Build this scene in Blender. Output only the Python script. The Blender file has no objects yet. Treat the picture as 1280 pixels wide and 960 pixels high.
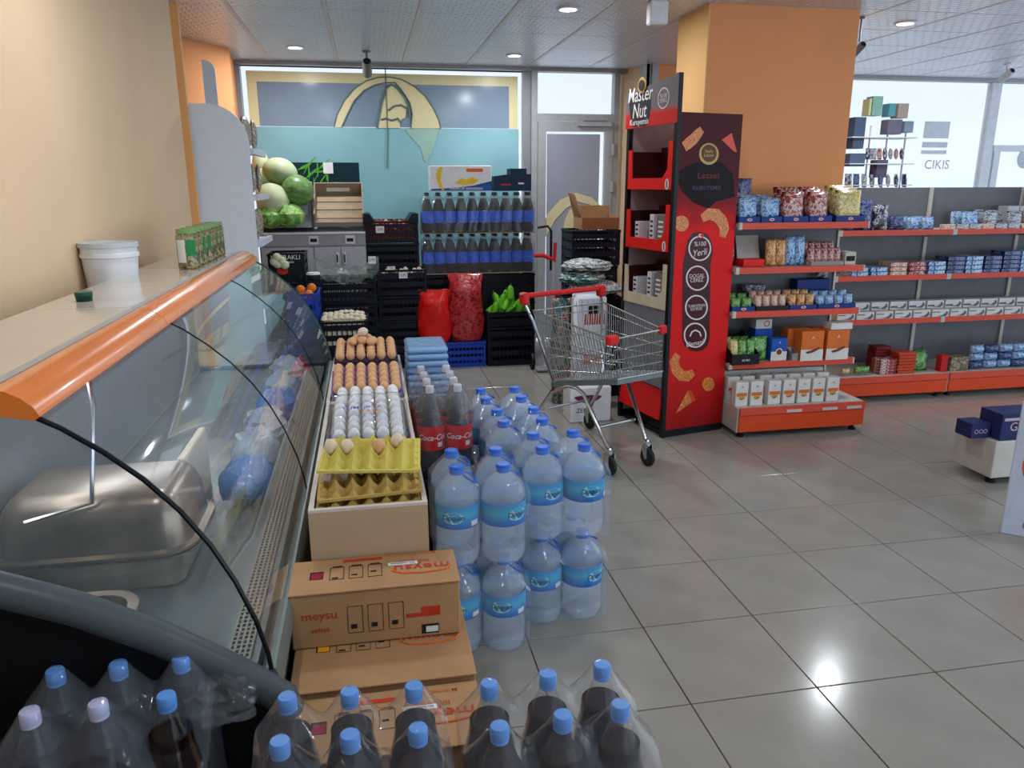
import bpy, bmesh, math, random
from mathutils import Vector, Matrix, Euler
random.seed(7)
SC = bpy.context.scene
COL = SC.collection
PI = math.pi

# ---------------------------------------------------------------- camera
CH, CF, CP, CR, CY = 1.64, 950.18, .25808, -.00259, .18412   # height, focal (px), pitch, roll, yaw
_F = Vector((math.sin(CY), math.cos(CY), 0)); _r = Vector((math.cos(CY), -math.sin(CY), 0)); _u = Vector((0, 0, 1))
FW = _F*math.cos(CP) - _u*math.sin(CP)
_u2 = _u*math.cos(CP) + _F*math.sin(CP)
RT = _r*math.cos(CR) + _u2*math.sin(CR)
UP = _u2*math.cos(CR) - _r*math.sin(CR)
C0 = Vector((0, 0, CH))
cam = bpy.data.cameras.new('camera'); cam.sensor_width = 36; cam.lens = CF/1280*36; cam.clip_start = .02; cam.clip_end = 200
co = bpy.data.objects.new('camera', cam); COL.objects.link(co)
co.matrix_world = Matrix((( RT.x, UP.x, -FW.x, 0), (RT.y, UP.y, -FW.y, 0), (RT.z, UP.z, -FW.z, CH), (0, 0, 0, 1)))
SC.camera = co

def at(u, v, y=None, z=None, x=None):
    """the point seen at picture position (u, v) lying in the plane y, z or x = const"""
    d = FW + RT*(u-640)/CF - UP*(v-480)/CF
    t = y/d.y if y is not None else ((z-CH)/d.z if z is not None else x/d.x)
    return C0 + d*t

# ---------------------------------------------------------------- world, lights, exposure
w = bpy.data.worlds.new('world'); SC.world = w; w.use_nodes = True
bg = w.node_tree.nodes['Background']; bg.inputs[0].default_value = (.74, .86, 1.0, 1); bg.inputs[1].default_value = 1.6
SC.view_settings.view_transform = 'Standard'; SC.view_settings.look = 'None'
SC.view_settings.exposure = 0.8; SC.view_settings.gamma = 1; SC.view_settings.use_curve_mapping = False
CEIL = 2.75
# ---------------------------------------------------------------- materials
def lin(c):
    return tuple(((v/255)/12.92 if v/255 <= .04045 else ((v/255+.055)/1.055)**2.4) for v in c)
_M = {}
def mat(name, rgb, rough=.5, metal=0, var=.06, scale=14, bump=0, bscale=60, trans=0, ior=1.45, alpha=1, coat=0, sss=0):
    if name in _M: return _M[name]
    m = bpy.data.materials.new(name); m.use_nodes = True; nt = m.node_tree; N = nt.nodes; L = nt.links
    p = N['Principled BSDF']; c = lin(rgb)
    tc = N.new('ShaderNodeTexCoord'); nz = N.new('ShaderNodeTexNoise'); nz.inputs['Scale'].default_value = scale; nz.inputs['Detail'].default_value = 3
    L.new(tc.outputs['Object'], nz.inputs['Vector'])
    rp = N.new('ShaderNodeValToRGB'); e = rp.color_ramp.elements
    e[0].position = .3; e[1].position = .7
    e[0].color = (*[v*(1-var) for v in c], 1); e[1].color = (*[min(1, v*(1+var)) for v in c], 1)
    L.new(nz.outputs['Fac'], rp.inputs['Fac']); L.new(rp.outputs['Color'], p.inputs['Base Color'])
    p.inputs['Roughness'].default_value = rough; p.inputs['Metallic'].default_value = metal
    p.inputs['Transmission Weight'].default_value = trans; p.inputs['IOR'].default_value = ior; p.inputs['Alpha'].default_value = alpha
    p.inputs['Coat Weight'].default_value = coat
    if not metal and rough >= .24: p.inputs['Specular IOR Level'].default_value = .25
    if bump:
        n2 = N.new('ShaderNodeTexNoise'); n2.inputs['Scale'].default_value = bscale; n2.inputs['Detail'].default_value = 2
        L.new(tc.outputs['Object'], n2.inputs['Vector'])
        b = N.new('ShaderNodeBump'); b.inputs['Strength'].default_value = bump; b.inputs['Distance'].default_value = .01
        L.new(n2.outputs['Fac'], b.inputs['Height']); L.new(b.outputs['Normal'], p.inputs['Normal'])
    _M[name] = m; return m
def print_mat(name, cols, scale=22, rough=.3, stretch=(1, 1, 1), bump=0, metal=0):
    """busy printed packaging: cells of several inks"""
    if name in _M: return _M[name]
    m = bpy.data.materials.new(name); m.use_nodes = True; nt = m.node_tree; N = nt.nodes; L = nt.links; p = N['Principled BSDF']
    tc = N.new('ShaderNodeTexCoord'); mp = N.new('ShaderNodeMapping'); mp.inputs['Scale'].default_value = stretch
    nz = N.new('ShaderNodeTexNoise'); nz.inputs['Scale'].default_value = scale; nz.inputs['Detail'].default_value = 3.5; nz.inputs['Roughness'].default_value = .7
    rp = N.new('ShaderNodeValToRGB'); rp.color_ramp.interpolation = 'CONSTANT'
    L.new(tc.outputs['Object'], mp.inputs['Vector']); L.new(mp.outputs['Vector'], nz.inputs['Vector']); L.new(nz.outputs['Fac'], rp.inputs['Fac'])
    e = rp.color_ramp.elements; k = len(cols)
    e[0].position = 0; e[0].color = (*lin(cols[0]), 1); e[1].position = .36+.3/k; e[1].color = (*lin(cols[1]), 1)
    for i in range(2, k):
        q = e.new(.36+.3*i/k); q.color = (*lin(cols[i]), 1)
    L.new(rp.outputs['Color'], p.inputs['Base Color']); p.inputs['Roughness'].default_value = rough; p.inputs['Metallic'].default_value = metal
    if bump:
        b = N.new('ShaderNodeBump'); b.inputs['Strength'].default_value = bump; b.inputs['Distance'].default_value = .01
        n2 = N.new('ShaderNodeTexNoise'); n2.inputs['Scale'].default_value = 35; L.new(tc.outputs['Object'], n2.inputs['Vector'])
        L.new(n2.outputs['Fac'], b.inputs['Height']); L.new(b.outputs['Normal'], p.inputs['Normal'])
    _M[name] = m; return m
def grad_mat(name, axis, stops, rough=.35, noise=.0, coat=0):
    """print whose ink blends along an object axis; stops = [(coordinate, rgb)]"""
    if name in _M: return _M[name]
    m = bpy.data.materials.new(name); m.use_nodes = True; nt = m.node_tree; N = nt.nodes; L = nt.links; p = N['Principled BSDF']
    tc = N.new('ShaderNodeTexCoord'); sp = N.new('ShaderNodeSeparateXYZ'); mr = N.new('ShaderNodeMapRange'); rp = N.new('ShaderNodeValToRGB')
    L.new(tc.outputs['Object'], sp.inputs[0]); nz = N.new('ShaderNodeTexNoise'); nz.inputs['Scale'].default_value = 9
    L.new(tc.outputs['Object'], nz.inputs['Vector'])
    ad = N.new('ShaderNodeMath'); ad.operation = 'MULTIPLY_ADD'; L.new(nz.outputs['Fac'], ad.inputs[0]); ad.inputs[1].default_value = noise
    L.new(sp.outputs[axis], ad.inputs[2]); L.new(ad.outputs[0], mr.inputs[0])
    a, b = stops[0][0], stops[-1][0]; mr.inputs[1].default_value = a; mr.inputs[2].default_value = b
    L.new(mr.outputs[0], rp.inputs['Fac']); e = rp.color_ramp.elements
    e[0].color = (*lin(stops[0][1]), 1); e[1].color = (*lin(stops[-1][1]), 1)
    for q, c in stops[1:-1]:
        x = e.new((q-a)/(b-a)); x.color = (*lin(c), 1)
    L.new(rp.outputs['Color'], p.inputs['Base Color']); p.inputs['Roughness'].default_value = rough; p.inputs['Coat Weight'].default_value = coat; p.inputs['Specular IOR Level'].default_value = .22
    _M[name] = m; return m
def film_mat(name, rgb, op, rough=.15, bump=.5, bscale=30, gloss=.25, stretch=(1, 1, 1), tint=None):
    """thin clear sheet: mostly lets light straight through, plus sheen and a little haze"""
    if name in _M: return _M[name]
    m = bpy.data.materials.new(name); m.use_nodes = True; nt = m.node_tree; N = nt.nodes; L = nt.links
    N.remove(N['Principled BSDF']); out = N['Material Output']
    tr = N.new('ShaderNodeBsdfTransparent'); gl = N.new('ShaderNodeBsdfGlossy'); df = N.new('ShaderNodeBsdfDiffuse')
    gl.inputs['Roughness'].default_value = rough; df.inputs['Color'].default_value = (*lin(rgb), 1)
    tr.inputs['Color'].default_value = (*[.90+.10*v for v in lin(rgb)], 1) if tint is None else (*tint, 1)
    m1 = N.new('ShaderNodeMixShader'); m2 = N.new('ShaderNodeMixShader'); m1.inputs[0].default_value = op
    fr = N.new('ShaderNodeMath'); fr.operation = 'POWER'; fr.inputs[1].default_value = 3.5; lw = N.new('ShaderNodeLayerWeight'); lw.inputs['Blend'].default_value = .5; L.new(lw.outputs['Facing'], fr.inputs[0])
    ml = N.new('ShaderNodeMath'); ml.operation = 'MULTIPLY_ADD'; ml.inputs[1].default_value = 1.0; ml.inputs[2].default_value = .008+gloss*.018
    ml.inputs[1].default_value = gloss; L.new(fr.outputs[0], ml.inputs[0]); L.new(ml.outputs[0], m2.inputs[0])
    L.new(tr.outputs[0], m1.inputs[1]); L.new(df.outputs[0], m1.inputs[2]); L.new(m1.outputs[0], m2.inputs[1]); L.new(gl.outputs[0], m2.inputs[2])
    L.new(m2.outputs[0], out.inputs['Surface'])
    if bump:
        tc = N.new('ShaderNodeTexCoord'); mp = N.new('ShaderNodeMapping'); mp.inputs['Scale'].default_value = stretch
        n2 = N.new('ShaderNodeTexNoise'); n2.inputs['Scale'].default_value = bscale; n2.inputs['Detail'].default_value = 3; n2.inputs['Distortion'].default_value = 1.2
        b = N.new('ShaderNodeBump'); b.inputs['Strength'].default_value = bump; b.inputs['Distance'].default_value = .01
        L.new(tc.outputs['Object'], mp.inputs[0]); L.new(mp.outputs[0], n2.inputs['Vector']); L.new(n2.outputs['Fac'], b.inputs['Height'])
        L.new(b.outputs['Normal'], gl.inputs['Normal']); L.new(b.outputs['Normal'], lw.inputs['Normal'])
    _M[name] = m; return m
def emit(name, rgb, s):
    if name in _M: return _M[name]
    m = bpy.data.materials.new(name); m.use_nodes = True; nt = m.node_tree; N = nt.nodes; p = N['Principled BSDF']
    p.inputs['Base Color'].default_value = (*lin(rgb), 1); p.inputs['Emission Color'].default_value = (*lin(rgb), 1); p.inputs['Emission Strength'].default_value = s
    _M[name] = m; return m

# ---------------------------------------------------------------- mesh helpers
class MB:
    def __init__(s): s.v = []; s.f = []; s.m = []; s.mats = []
    def mi(s, m):
        if m not in s.mats: s.mats.append(m)
        return s.mats.index(m)
    def add(s, vs, fs, m, T=None):
        n = len(s.v); k = s.mi(m)
        s.v += [tuple(T @ Vector(q)) if T else tuple(q) for q in vs]
        s.f += [tuple(i+n for i in f) for f in fs]; s.m += [k]*len(fs); return s
    def box(s, x0, x1, y0, y1, z0, z1, m, T=None):
        vs = [(x, y, z) for z in (z0, z1) for y in (y0, y1) for x in (x0, x1)]
        return s.add(vs, [(0, 2, 3, 1), (4, 5, 7, 6), (0, 1, 5, 4), (2, 6, 7, 3), (0, 4, 6, 2), (1, 3, 7, 5)], m, T)
    def bbox(s, x0, x1, y0, y1, z0, z1, m, b=.004, T=None):
        """box with chamfered edges"""
        vs = []; idx = {}
        for a, (sx) in enumerate((-1, 1)):
            for sy in (-1, 1):
                for sz in (-1, 1):
                    cx, cy, cz = (x1 if sx > 0 else x0), (y1 if sy > 0 else y0), (z1 if sz > 0 else z0)
                    idx[sx, sy, sz, 0] = len(vs); vs.append((cx, cy-sy*b, cz-sz*b))
                    idx[sx, sy, sz, 1] = len(vs); vs.append((cx-sx*b, cy, cz-sz*b))
                    idx[sx, sy, sz, 2] = len(vs); vs.append((cx-sx*b, cy-sy*b, cz))
        fs = []
        I = lambda a, k: idx[(*a, k)]
        for ax in range(3):
            o = [k for k in range(3) if k != ax]
            for sg in (-1, 1):
                q = []
                for p_, r_ in ((-1, -1), (1, -1), (1, 1), (-1, 1)):
                    a = [0, 0, 0]; a[ax] = sg; a[o[0]] = p_; a[o[1]] = r_; q.append(I(a, ax))
                fs.append(tuple(q) if (sg > 0) != (ax == 1) else tuple(q[::-1]))
        for ax in range(3):
            o = [k for k in range(3) if k != ax]
            for p_ in (-1, 1):
                for r_ in (-1, 1):
                    a = [0, 0, 0]; c = [0, 0, 0]; a[ax] = -1; c[ax] = 1; a[o[0]] = c[o[0]] = p_; a[o[1]] = c[o[1]] = r_
                    fs.append((I(a, o[0]), I(c, o[0]), I(c, o[1]), I(a, o[1])))
        for sx in (-1, 1):
            for sy in (-1, 1):
                for sz in (-1, 1): fs.append(tuple(I((sx, sy, sz), k) for k in range(3)))
        return s.add(vs, fs, m, T)
    def lathe(s, prof, m, n=20, T=None, cap=True):
        vs = []; fs = []
        for r, z in prof:
            for k in range(n): vs.append((r*math.cos(2*PI*k/n), r*math.sin(2*PI*k/n), z))
        for i in range(len(prof)-1):
            for k in range(n):
                fs.append((i*n+k, i*n+(k+1) % n, (i+1)*n+(k+1) % n, (i+1)*n+k))
        if cap:
            if prof[0][0] > 1e-5: fs.append(tuple(range(n))[::-1])
            if prof[-1][0] > 1e-5: fs.append(tuple(range((len(prof)-1)*n, len(prof)*n)))
        return s.add(vs, fs, m, T)
    def tube(s, pts, r, m, n=6, closed=False, T=None):
        P = [Vector(p) for p in pts]; vs = []; fs = []; N_ = len(P)
        nrm = None
        for i, p in enumerate(P):
            a = P[i-1] if (i > 0 or closed) else p; b = P[(i+1) % N_] if (i < N_-1 or closed) else p
            t = (b-a).normalized()
            if nrm is None: nrm = t.orthogonal().normalized()
            nrm = (nrm - t*nrm.dot(t)); nrm = nrm.normalized() if nrm.length > 1e-6 else t.orthogonal().normalized()
            bn = t.cross(nrm)
            for k in range(n):
                q = p + nrm*r*math.cos(2*PI*k/n) + bn*r*math.sin(2*PI*k/n); vs.append(tuple(q))
        for i in range(N_ if closed else N_-1):
            j = (i+1) % N_
            for k in range(n): fs.append((i*n+k, i*n+(k+1) % n, j*n+(k+1) % n, j*n+k))
        if not closed: fs += [tuple(range(n))[::-1], tuple(range((N_-1)*n, N_*n))]
        return s.add(vs, fs, m, T)
    def ell(s, c, r, m, n=12, k=8, T=None, f=None):
        vs = []; fs = []
        for i in range(k+1):
            th = PI*i/k
            for j in range(n):
                ph = 2*PI*j/n; d = Vector((math.sin(th)*math.cos(ph), math.sin(th)*math.sin(ph), math.cos(th)))
                q = f(d) if f else 1
                vs.append((c[0]+r[0]*d.x*q, c[1]+r[1]*d.y*q, c[2]+r[2]*d.z*q))
        for i in range(k):
            for j in range(n): fs.append((i*n+j, (i+1)*n+j, (i+1)*n+(j+1) % n, i*n+(j+1) % n))
        return s.add(vs, fs, m, T)
    def prism(s, poly, a, b, m, axis='y', T=None):
        """poly of 2-D points extruded along axis from a to b"""
        f3 = {'y': lambda p, t: (p[0], t, p[1]), 'x': lambda p, t: (t, p[0], p[1]), 'z': lambda p, t: (p[0], p[1], t)}[axis]
        n = len(poly); vs = [f3(p, a) for p in poly]+[f3(p, b) for p in poly]
        fs = [tuple(range(n)), tuple(range(n, 2*n))[::-1]]+[(i, (i+1) % n, n+(i+1) % n, n+i) for i in range(n)]
        return s.add(vs, fs, m, T)
    def grid(s, fn, nu, nv, m, T=None):
        vs = [fn(i/nu, j/nv) for j in range(nv+1) for i in range(nu+1)]
        fs = [(j*(nu+1)+i, j*(nu+1)+i+1, (j+1)*(nu+1)+i+1, (j+1)*(nu+1)+i) for j in range(nv) for i in range(nu)]
        return s.add(vs, fs, m, T)
    def build(s, name, parent=None, smooth=False, loc=None, rot=None, fixn=True):
        me = bpy.data.meshes.new(name); me.from_pydata(s.v, [], s.f)
        for m in s.mats: me.materials.append(m)
        me.polygons.foreach_set('material_index', s.m)
        if fixn:
            b = bmesh.new(); b.from_mesh(me); bmesh.ops.recalc_face_normals(b, faces=b.faces); b.to_mesh(me); b.free()
        if smooth:
            me.polygons.foreach_set('use_smooth', [True]*len(me.polygons))
            me.set_sharp_from_angle(angle=math.radians(38))
        me.update()
        o = bpy.data.objects.new(name, me); COL.objects.link(o)
        if parent: o.parent = parent
        if loc is not None: o.location = loc
        if rot is not None: o.rotation_euler = rot
        return o
def tag(o, label=None, cat=None, group=None, kind=None):
    if label: o['label'] = label
    if cat: o['category'] = cat
    if group: o['group'] = group
    if kind: o['kind'] = kind
    return o
def empty(name, loc, label, cat, group=None, rz=0):
    o = bpy.data.objects.new(name, None); o.empty_display_size = .05; COL.objects.link(o); o.location = loc; o.rotation_euler = (0, 0, rz)
    return tag(o, label, cat, group)
def kids(o): return [c for c in ALLKIDS.get(o.name, [])]
def dup(o, loc, label, rz=None, group=None, parent=None):
    c = o.copy(); COL.objects.link(c); c.parent = parent
    if parent is None: c.location = loc
    if rz is not None: c.rotation_euler = rz if isinstance(rz, (tuple, Euler)) else (0, 0, rz)
    if label: c['label'] = label
    if group: c['group'] = group
    for ch in list(o.children): dup(ch, None, None, parent=c)
    return c
_T = {}
def text2d(s, size=1, shear=0, offset=0):
    """flat lettering as (verts, faces), centred"""
    k = (s, shear, offset)
    if k not in _T:
        cu = bpy.data.curves.new('t', 'FONT'); cu.body = s; cu.size = 1; cu.align_x = 'CENTER'; cu.align_y = 'CENTER'; cu.shear = shear; cu.resolution_u = 3; cu.offset = offset; cu.space_line = .8
        o = bpy.data.objects.new('t', cu); COL.objects.link(o); dg = bpy.context.evaluated_depsgraph_get()
        me = bpy.data.meshes.new_from_object(o.evaluated_get(dg))
        _T[k] = ([tuple(v.co) for v in me.vertices], [tuple(p.vertices) for p in me.polygons])
        bpy.data.objects.remove(o); bpy.data.curves.remove(cu); bpy.data.meshes.remove(me)
    v, f = _T[k]; return [(a*size, b*size) for a, b, c in v], f
def lettering(parent, s, origin, ex, ey, size, m, name='lettering', offset=.004, shear=0, wide=1):
    """lettering printed in the plane spanned by ex, ey around origin (parent space)"""
    v, f = text2d(s, size, shear, offset); ex = Vector(ex); ey = Vector(ey); O = Vector(origin)
    b = MB(); b.add([tuple(O+ex*a*wide+ey*c) for a, c in v], f, m)
    return b.build(name, parent, fixn=False)
ORD = ['first', 'second', 'third', 'fourth', 'fifth', 'sixth', 'seventh', 'eighth', 'ninth', 'tenth', 'eleventh', 'twelfth', 'thirteenth', 'fourteenth', 'fifteenth', 'sixteenth', 'seventeenth', 'eighteenth', 'nineteenth', 'twentieth', 'twenty first', 'twenty second', 'twenty third', 'twenty fourth']

# palette
WHITE = mat('white_paint', (228, 230, 232), .45); LAMW = mat('white_laminate', (205, 214, 230), .35, var=.02)
BLACK = mat('black_plastic', (22, 24, 30), .4); BLACKM = mat('black_metal', (20, 20, 22), .35, bump=.05)
ORNG = mat('orange_wall_paint', (234, 158, 104), .75, var=.04, scale=2, bump=.05, bscale=120)
ORNP = mat('lit_orange_wall_tone', (236, 186, 122), .75, var=.04, scale=1.5, bump=.05, bscale=120)  # the orange wall again, paler because light is painted into the colour
PEACH = mat('lit_peach_wall_tone', (228, 198, 162), .75, var=.04, scale=1.5, bump=.05, bscale=120)  # wall tone with the incoming window light baked into its base colour
GREYA = mat('grey_aluminium', (150, 152, 156), .4, metal=.3); GREYL = mat('light_grey_metal', (176, 178, 180), .45, metal=.2)
CHROME = mat('chrome', (200, 202, 205), .18, metal=1, var=.02); STEEL = mat('brushed_steel', (170, 166, 160), .3, metal=.9, var=.15, scale=6, bump=.06, bscale=18)
RED = mat('red_plastic', (205, 40, 40), .35); SHORNG = mat('orange_red_shelf_metal', (214, 74, 34), .4, var=.04); SHRED = mat('coral_price_rail', (214, 82, 62), .35, var=.04)
SHGREY = mat('grey_shelf_back', (112, 112, 116), .55); SHWH = mat('cream_shelf_metal', (196, 190, 180), .45)
CARD = mat('brown_cardboard', (176, 136, 96), .8, var=.08, scale=8, bump=.08); CARDD = mat('darker_cardboard', (140, 88, 55), .8, var=.08, scale=8)
INKR = mat('red_ink', (190, 60, 35), .7); INKK = mat('black_ink', (40, 34, 30), .7); PAPER = mat('white_paper', (226, 226, 226), .6)
INKO = mat('orange_ink', (214, 110, 50), .7)
DKBLUE = mat('dark_blue_card', (28, 52, 120), .45)

# ---------------------------------------------------------------- structure
def struct(b, name, **k):
    o = b.build(name, **k); o['kind'] = 'structure'; return o
TILE = mat('floor_tile_ceramic', (150, 146, 137), .16, var=.07, scale=5, bump=.012, bscale=9)
GROUT = mat('brown_grout', (70, 58, 46), .9)
b = MB(); b.box(-3.2, 12, -3, 9.5, -.1, -.003, GROUT); floor = struct(b, 'floor')
TS = .4496; TX, TY = .9594, 1.9844
me_t = None; rest = MB(); g = .0022
for j in range(-6, 14):
    for i in range(-9, 17):
        x = TX+i*TS; y = TY+j*TS
        if x < -.3 or (y < 4.9 and x > 1.2*y+2.6) or x > 6.3 or j < -3 or (x > 2.0 and j >= 12):     # beyond what the picture shows
            rest.box(x+g, x+TS-g, y+g, y+TS-g, -.006, 0, TILE); continue
        if me_t is None:
            b = MB(); b.bbox(g, TS-g, g, TS-g, -.006, 0, TILE, b=.0012); t = b.build('tile', floor); me_t = t.data
        else:
            t = bpy.data.objects.new('tile', me_t); COL.objects.link(t); t.parent = floor
        t.location = (x, y, 0); t.rotation_euler = (random.gauss(0, .0006), random.gauss(0, .0006), 0)
rest.build('tile_field', floor)['kind'] = 'stuff'
# ceiling of embossed metal panels, 61 cm module
def emboss_mat():
    m = bpy.data.materials.new('embossed_ceiling_metal'); m.use_nodes = True; nt = m.node_tree; N = nt.nodes; L = nt.links; p = N['Principled BSDF']
    p.inputs['Base Color'].default_value = (*lin((170, 172, 178)), 1); p.inputs['Roughness'].default_value = .33; p.inputs['Metallic'].default_value = .5
    tc = N.new('ShaderNodeTexCoord'); br = N.new('ShaderNodeTexBrick'); br.offset = .5
    br.inputs['Scale'].default_value = 1; br.inputs['Brick Width'].default_value = .075; br.inputs['Row Height'].default_value = .05; br.inputs['Mortar Size'].default_value = .012; br.inputs['Mortar Smooth'].default_value = 1
    br.inputs['Color1'].default_value = (.62, .62, .62, 1); br.inputs['Color2'].default_value = (.4, .4, .4, 1); br.inputs['Mortar'].default_value = (1, 1, 1, 1)
    L.new(tc.outputs['Object'], br.inputs['Vector']); bp = N.new('ShaderNodeBump'); bp.inputs['Strength'].default_value = .9; bp.inputs['Distance'].default_value = .012
    L.new(br.outputs['Color'], bp.inputs['Height']); L.new(bp.outputs['Normal'], p.inputs['Normal'])
    mx = N.new('ShaderNodeMixRGB'); mx.inputs['Color1'].default_value = (*lin((240, 244, 252)), 1); mx.inputs['Color2'].default_value = (*lin((206, 212, 226)), 1)
    sp = N.new('ShaderNodeSeparateColor'); L.new(br.outputs['Color'], sp.inputs[0]); L.new(sp.outputs[0], mx.inputs['Fac'])
    L.new(mx.outputs[0], p.inputs['Base Color'])
    return m
EMB = emboss_mat()
b = MB(); b.box(-3.2, 12, -3, 8.1, CEIL+.012, CEIL+.12, GREYL)
for k in range(-3, 21): b.box(-.2+.61*k-.012, -.2+.61*k+.012, -3, 8.0, CEIL-.002, CEIL+.02, WHITE)
ceiling = struct(b, 'ceiling')
me_c = None
for j in range(7, 13):
    for i in range(-3, 14):
        x = -.2+.61*i; y = .07+.61*j+.03
        if x > 1.05*y+.4: continue
        if me_c is None:
            b = MB(); b.bbox(.013, .597, .003, .607, 0, .012, EMB, b=.003); t = b.build('panel', ceiling); me_c = t.data
        else:
            t = bpy.data.objects.new('panel', me_c); COL.objects.link(t); t.parent = ceiling
        t.location = (x, y, CEIL)
b = MB()
for j in range(-5, 13):
    for i in range(-5, 20):
        x = -.2+.61*i; y = .10+.61*j
        if j >= 7 and -3 <= i < 14 and x <= 1.05*y+.4: continue
        b.box(x+.013, x+.597, y+.003, y+.607, CEIL, CEIL+.013, EMB)
b.build('panel_field', ceiling)['kind'] = 'stuff'
# walls
b = MB(); b.box(-3.2, -1.2, 7.95, 8.1, 0, CEIL, ORNG); b.box(-3.3, -3.2, -3, 8.1, 0, CEIL, ORNG); struct(b, 'wall_left')
b = MB(); b.box(-3.3, 2.0, -3.1, -3.0, 0, CEIL, mat('off_white_wall_paint', (206, 200, 190), .8)); struct(b, 'added_wall_behind')  # unseen wall added behind the camera to cut white reflections
b = MB(); b.prism([(-1.55, 6.45), (-1.08, 7.27), (-1.15, 8), (-1.7, 8)], 0, CEIL, ORNG, 'z'); struct(b, 'wall_corner')
b = MB(); b.box(-2.2, -1.15, 1.2, 5.5, 0, CEIL, PEACH); struct(b, 'wall_pillar_left')
b = MB(); b.box(-2.0, -1.17, 5.5, 5.58, 0, CEIL, ORNG); b.box(-2.0, -1.12, 5.58, 5.62, 0, CEIL, ORNP); struct(b, 'trim_1')
# right pillar: left flank paler, window light put into its colour, front orange
PX0, PX1, PY0, PY1 = 2.235, 3.295, 5.0, 5.5
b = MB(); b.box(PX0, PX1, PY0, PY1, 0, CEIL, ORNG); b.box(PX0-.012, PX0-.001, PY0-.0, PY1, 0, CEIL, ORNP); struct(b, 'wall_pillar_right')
# piece of wall beside the door
b = MB(); b.box(2.86, 3.9, 7.55, 8.1, 0, CEIL, ORNG); b.prism([(2.62, 8.0), (2.66, 7.9), (2.76, 7.6), (2.86, 7.6), (2.86, 8.0)], 0, CEIL, PEACH, 'z'); struct(b, 'wall_back')
b = MB(); b.box(2.70, 2.76, 7.5, 7.58, 0, CEIL, GREYL); b.box(2.78, 2.84, 7.48, 7.54, 0, CEIL, GREYA); b.box(2.73, 2.85, 7.50, 7.52, 0, CEIL, GREYA); struct(b, 'trim_2')
b = MB(); b.box(-1.2, 8.5, 7.88, 8.0, CEIL-.035, CEIL, GREYA); struct(b, 'trim_3')

# ---------------------------------------------------------------- left glazed wall with printed film
PRB = mat('blue_grey_window_print', (130, 148, 166), .14, var=.03, scale=3); PRT = mat('teal_frosted_print', (138, 186, 194), .16, var=.07, scale=1.6)
PRC = mat('cream_window_print', (226, 214, 168), .3, var=.02); LEDW = emit('lit_glass_edge', (225, 238, 250), .95)
GLZ = film_mat('window_glass', (225, 238, 245), .06, rough=.02, bump=0, gloss=.8, tint=(.68, .67, .66))
win = bpy.data.objects.new('window_1', None); COL.objects.link(win); win['kind'] = 'structure'
WX0, WX1, WZ1 = -1.10, 1.60, 2.715
b = MB()
for x0, x1 in ((WX0-.075, WX0), (WX1, WX1+.075)): b.box(x0, x1, 7.93, 8.03, 0, CEIL-.035, GREYA)
b.box(WX0, WX1, 7.93, 8.03, WZ1+.0, CEIL-.035, GREYA); b.box(WX0, WX1, 7.93, 8.03, 0, .1, GREYA); b.build('window_frame', win)
b = MB(); b.box(WX0, WX1, 7.985, 7.995, .1, WZ1, GLZ); b.build('pane', win)
b = MB(); b.box(WX0+.045, WX1-.04, 7.968, 7.976, .1, 2.172, PRT); b.build('frosted_film', win)
b = MB(); b.box(WX0+.14, WX1-.14, 7.968, 7.976, 2.176, WZ1-.14, PRB); b.build('printed_film', win)
b = MB(); b.box(WX0+.05, WX1-.05, 7.968, 7.976, WZ1-.139, WZ1-.045, PRC); b.box(WX0+.05, WX0+.139, 7.968, 7.976, 2.176, WZ1-.14, PRC); b.box(WX1-.139, WX1-.05, 7.968, 7.976, 2.176, WZ1-.14, PRC); b.build('cream_border', win)
def pane_poly(pts, y, m, name, th=.003, parent=win):
    q = [at(280+u/4, 60+v/4, y=y) for u, v in pts]; b = MB(); b.prism([(p.x, p.z) for p in q], y, y+th, m, 'y'); return b.build(name, parent)
arc = [(550, 395), (565, 335), (600, 265), (650, 205), (710, 165), (770, 147), (830, 145), (890, 158), (950, 190), (1005, 238), (1050, 305), (1075, 360), (1085, 402)]
inn = [(935, 402), (942, 330), (930, 275), (905, 235), (880, 200), (855, 172), (800, 174), (750, 186), (700, 212), (650, 265), (620, 325), (588, 395)]
def strip_poly(outer, inner, y, m, name, parent=win):
    """crescent between two point rows (same order)"""
    O_ = [at(280+u/4, 60+v/4, y=y) for u, v in outer]; I_ = [at(280+u/4, 60+v/4, y=y) for u, v in inner]
    n = min(len(O_), len(I_)); b = MB()
    for k in range(n-1):
        q = [O_[k], O_[k+1], I_[k+1], I_[k]]; b.prism([(p.x, p.z) for p in q], y, y+.003, m, 'y')
    return b.build(name, parent)
inn_r = inn[::-1]; inn13 = inn_r[:6]+[inn_r[6]]+inn_r[6:]
strip_poly(arc, inn13, 7.96, PRC, 'logo_crescent')
strip_poly([(765, 400), (780, 310), (795, 250), (812, 200), (836, 184), (866, 205), (892, 235), (912, 268)], [(880, 400), (880, 370), (890, 355), (905, 350), (910, 330), (912, 310), (915, 295), (914, 285)], 7.96, PRC, 'logo_face')
OLV = mat('olive_print_line', (100, 125, 120), .4)
for nm, pts, r in (('logo_brow', [(822, 312), (850, 290), (885, 285), (915, 302), (918, 325)], .010), ('logo_moustache', [(785, 358), (810, 352), (840, 362), (870, 352), (882, 372)], .010), ('logo_outline', arc, .005), ('logo_outline', inn, .005), ('logo_outline', [(765, 400), (790, 270), (812, 200), (838, 182), (870, 205), (905, 250), (925, 300), (930, 350)], .009), ('seam', [(806, 100), (812, 250), (818, 420), (815, 600)], .005)):
    b = MB(); b.tube([tuple(at(280+u/4, 60+v/4, y=7.955)) for u, v in pts], r, OLV, 5); b.build(nm, win)
PRT2 = mat('pale_green_frosted_print', (158, 192, 178), .2)
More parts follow.
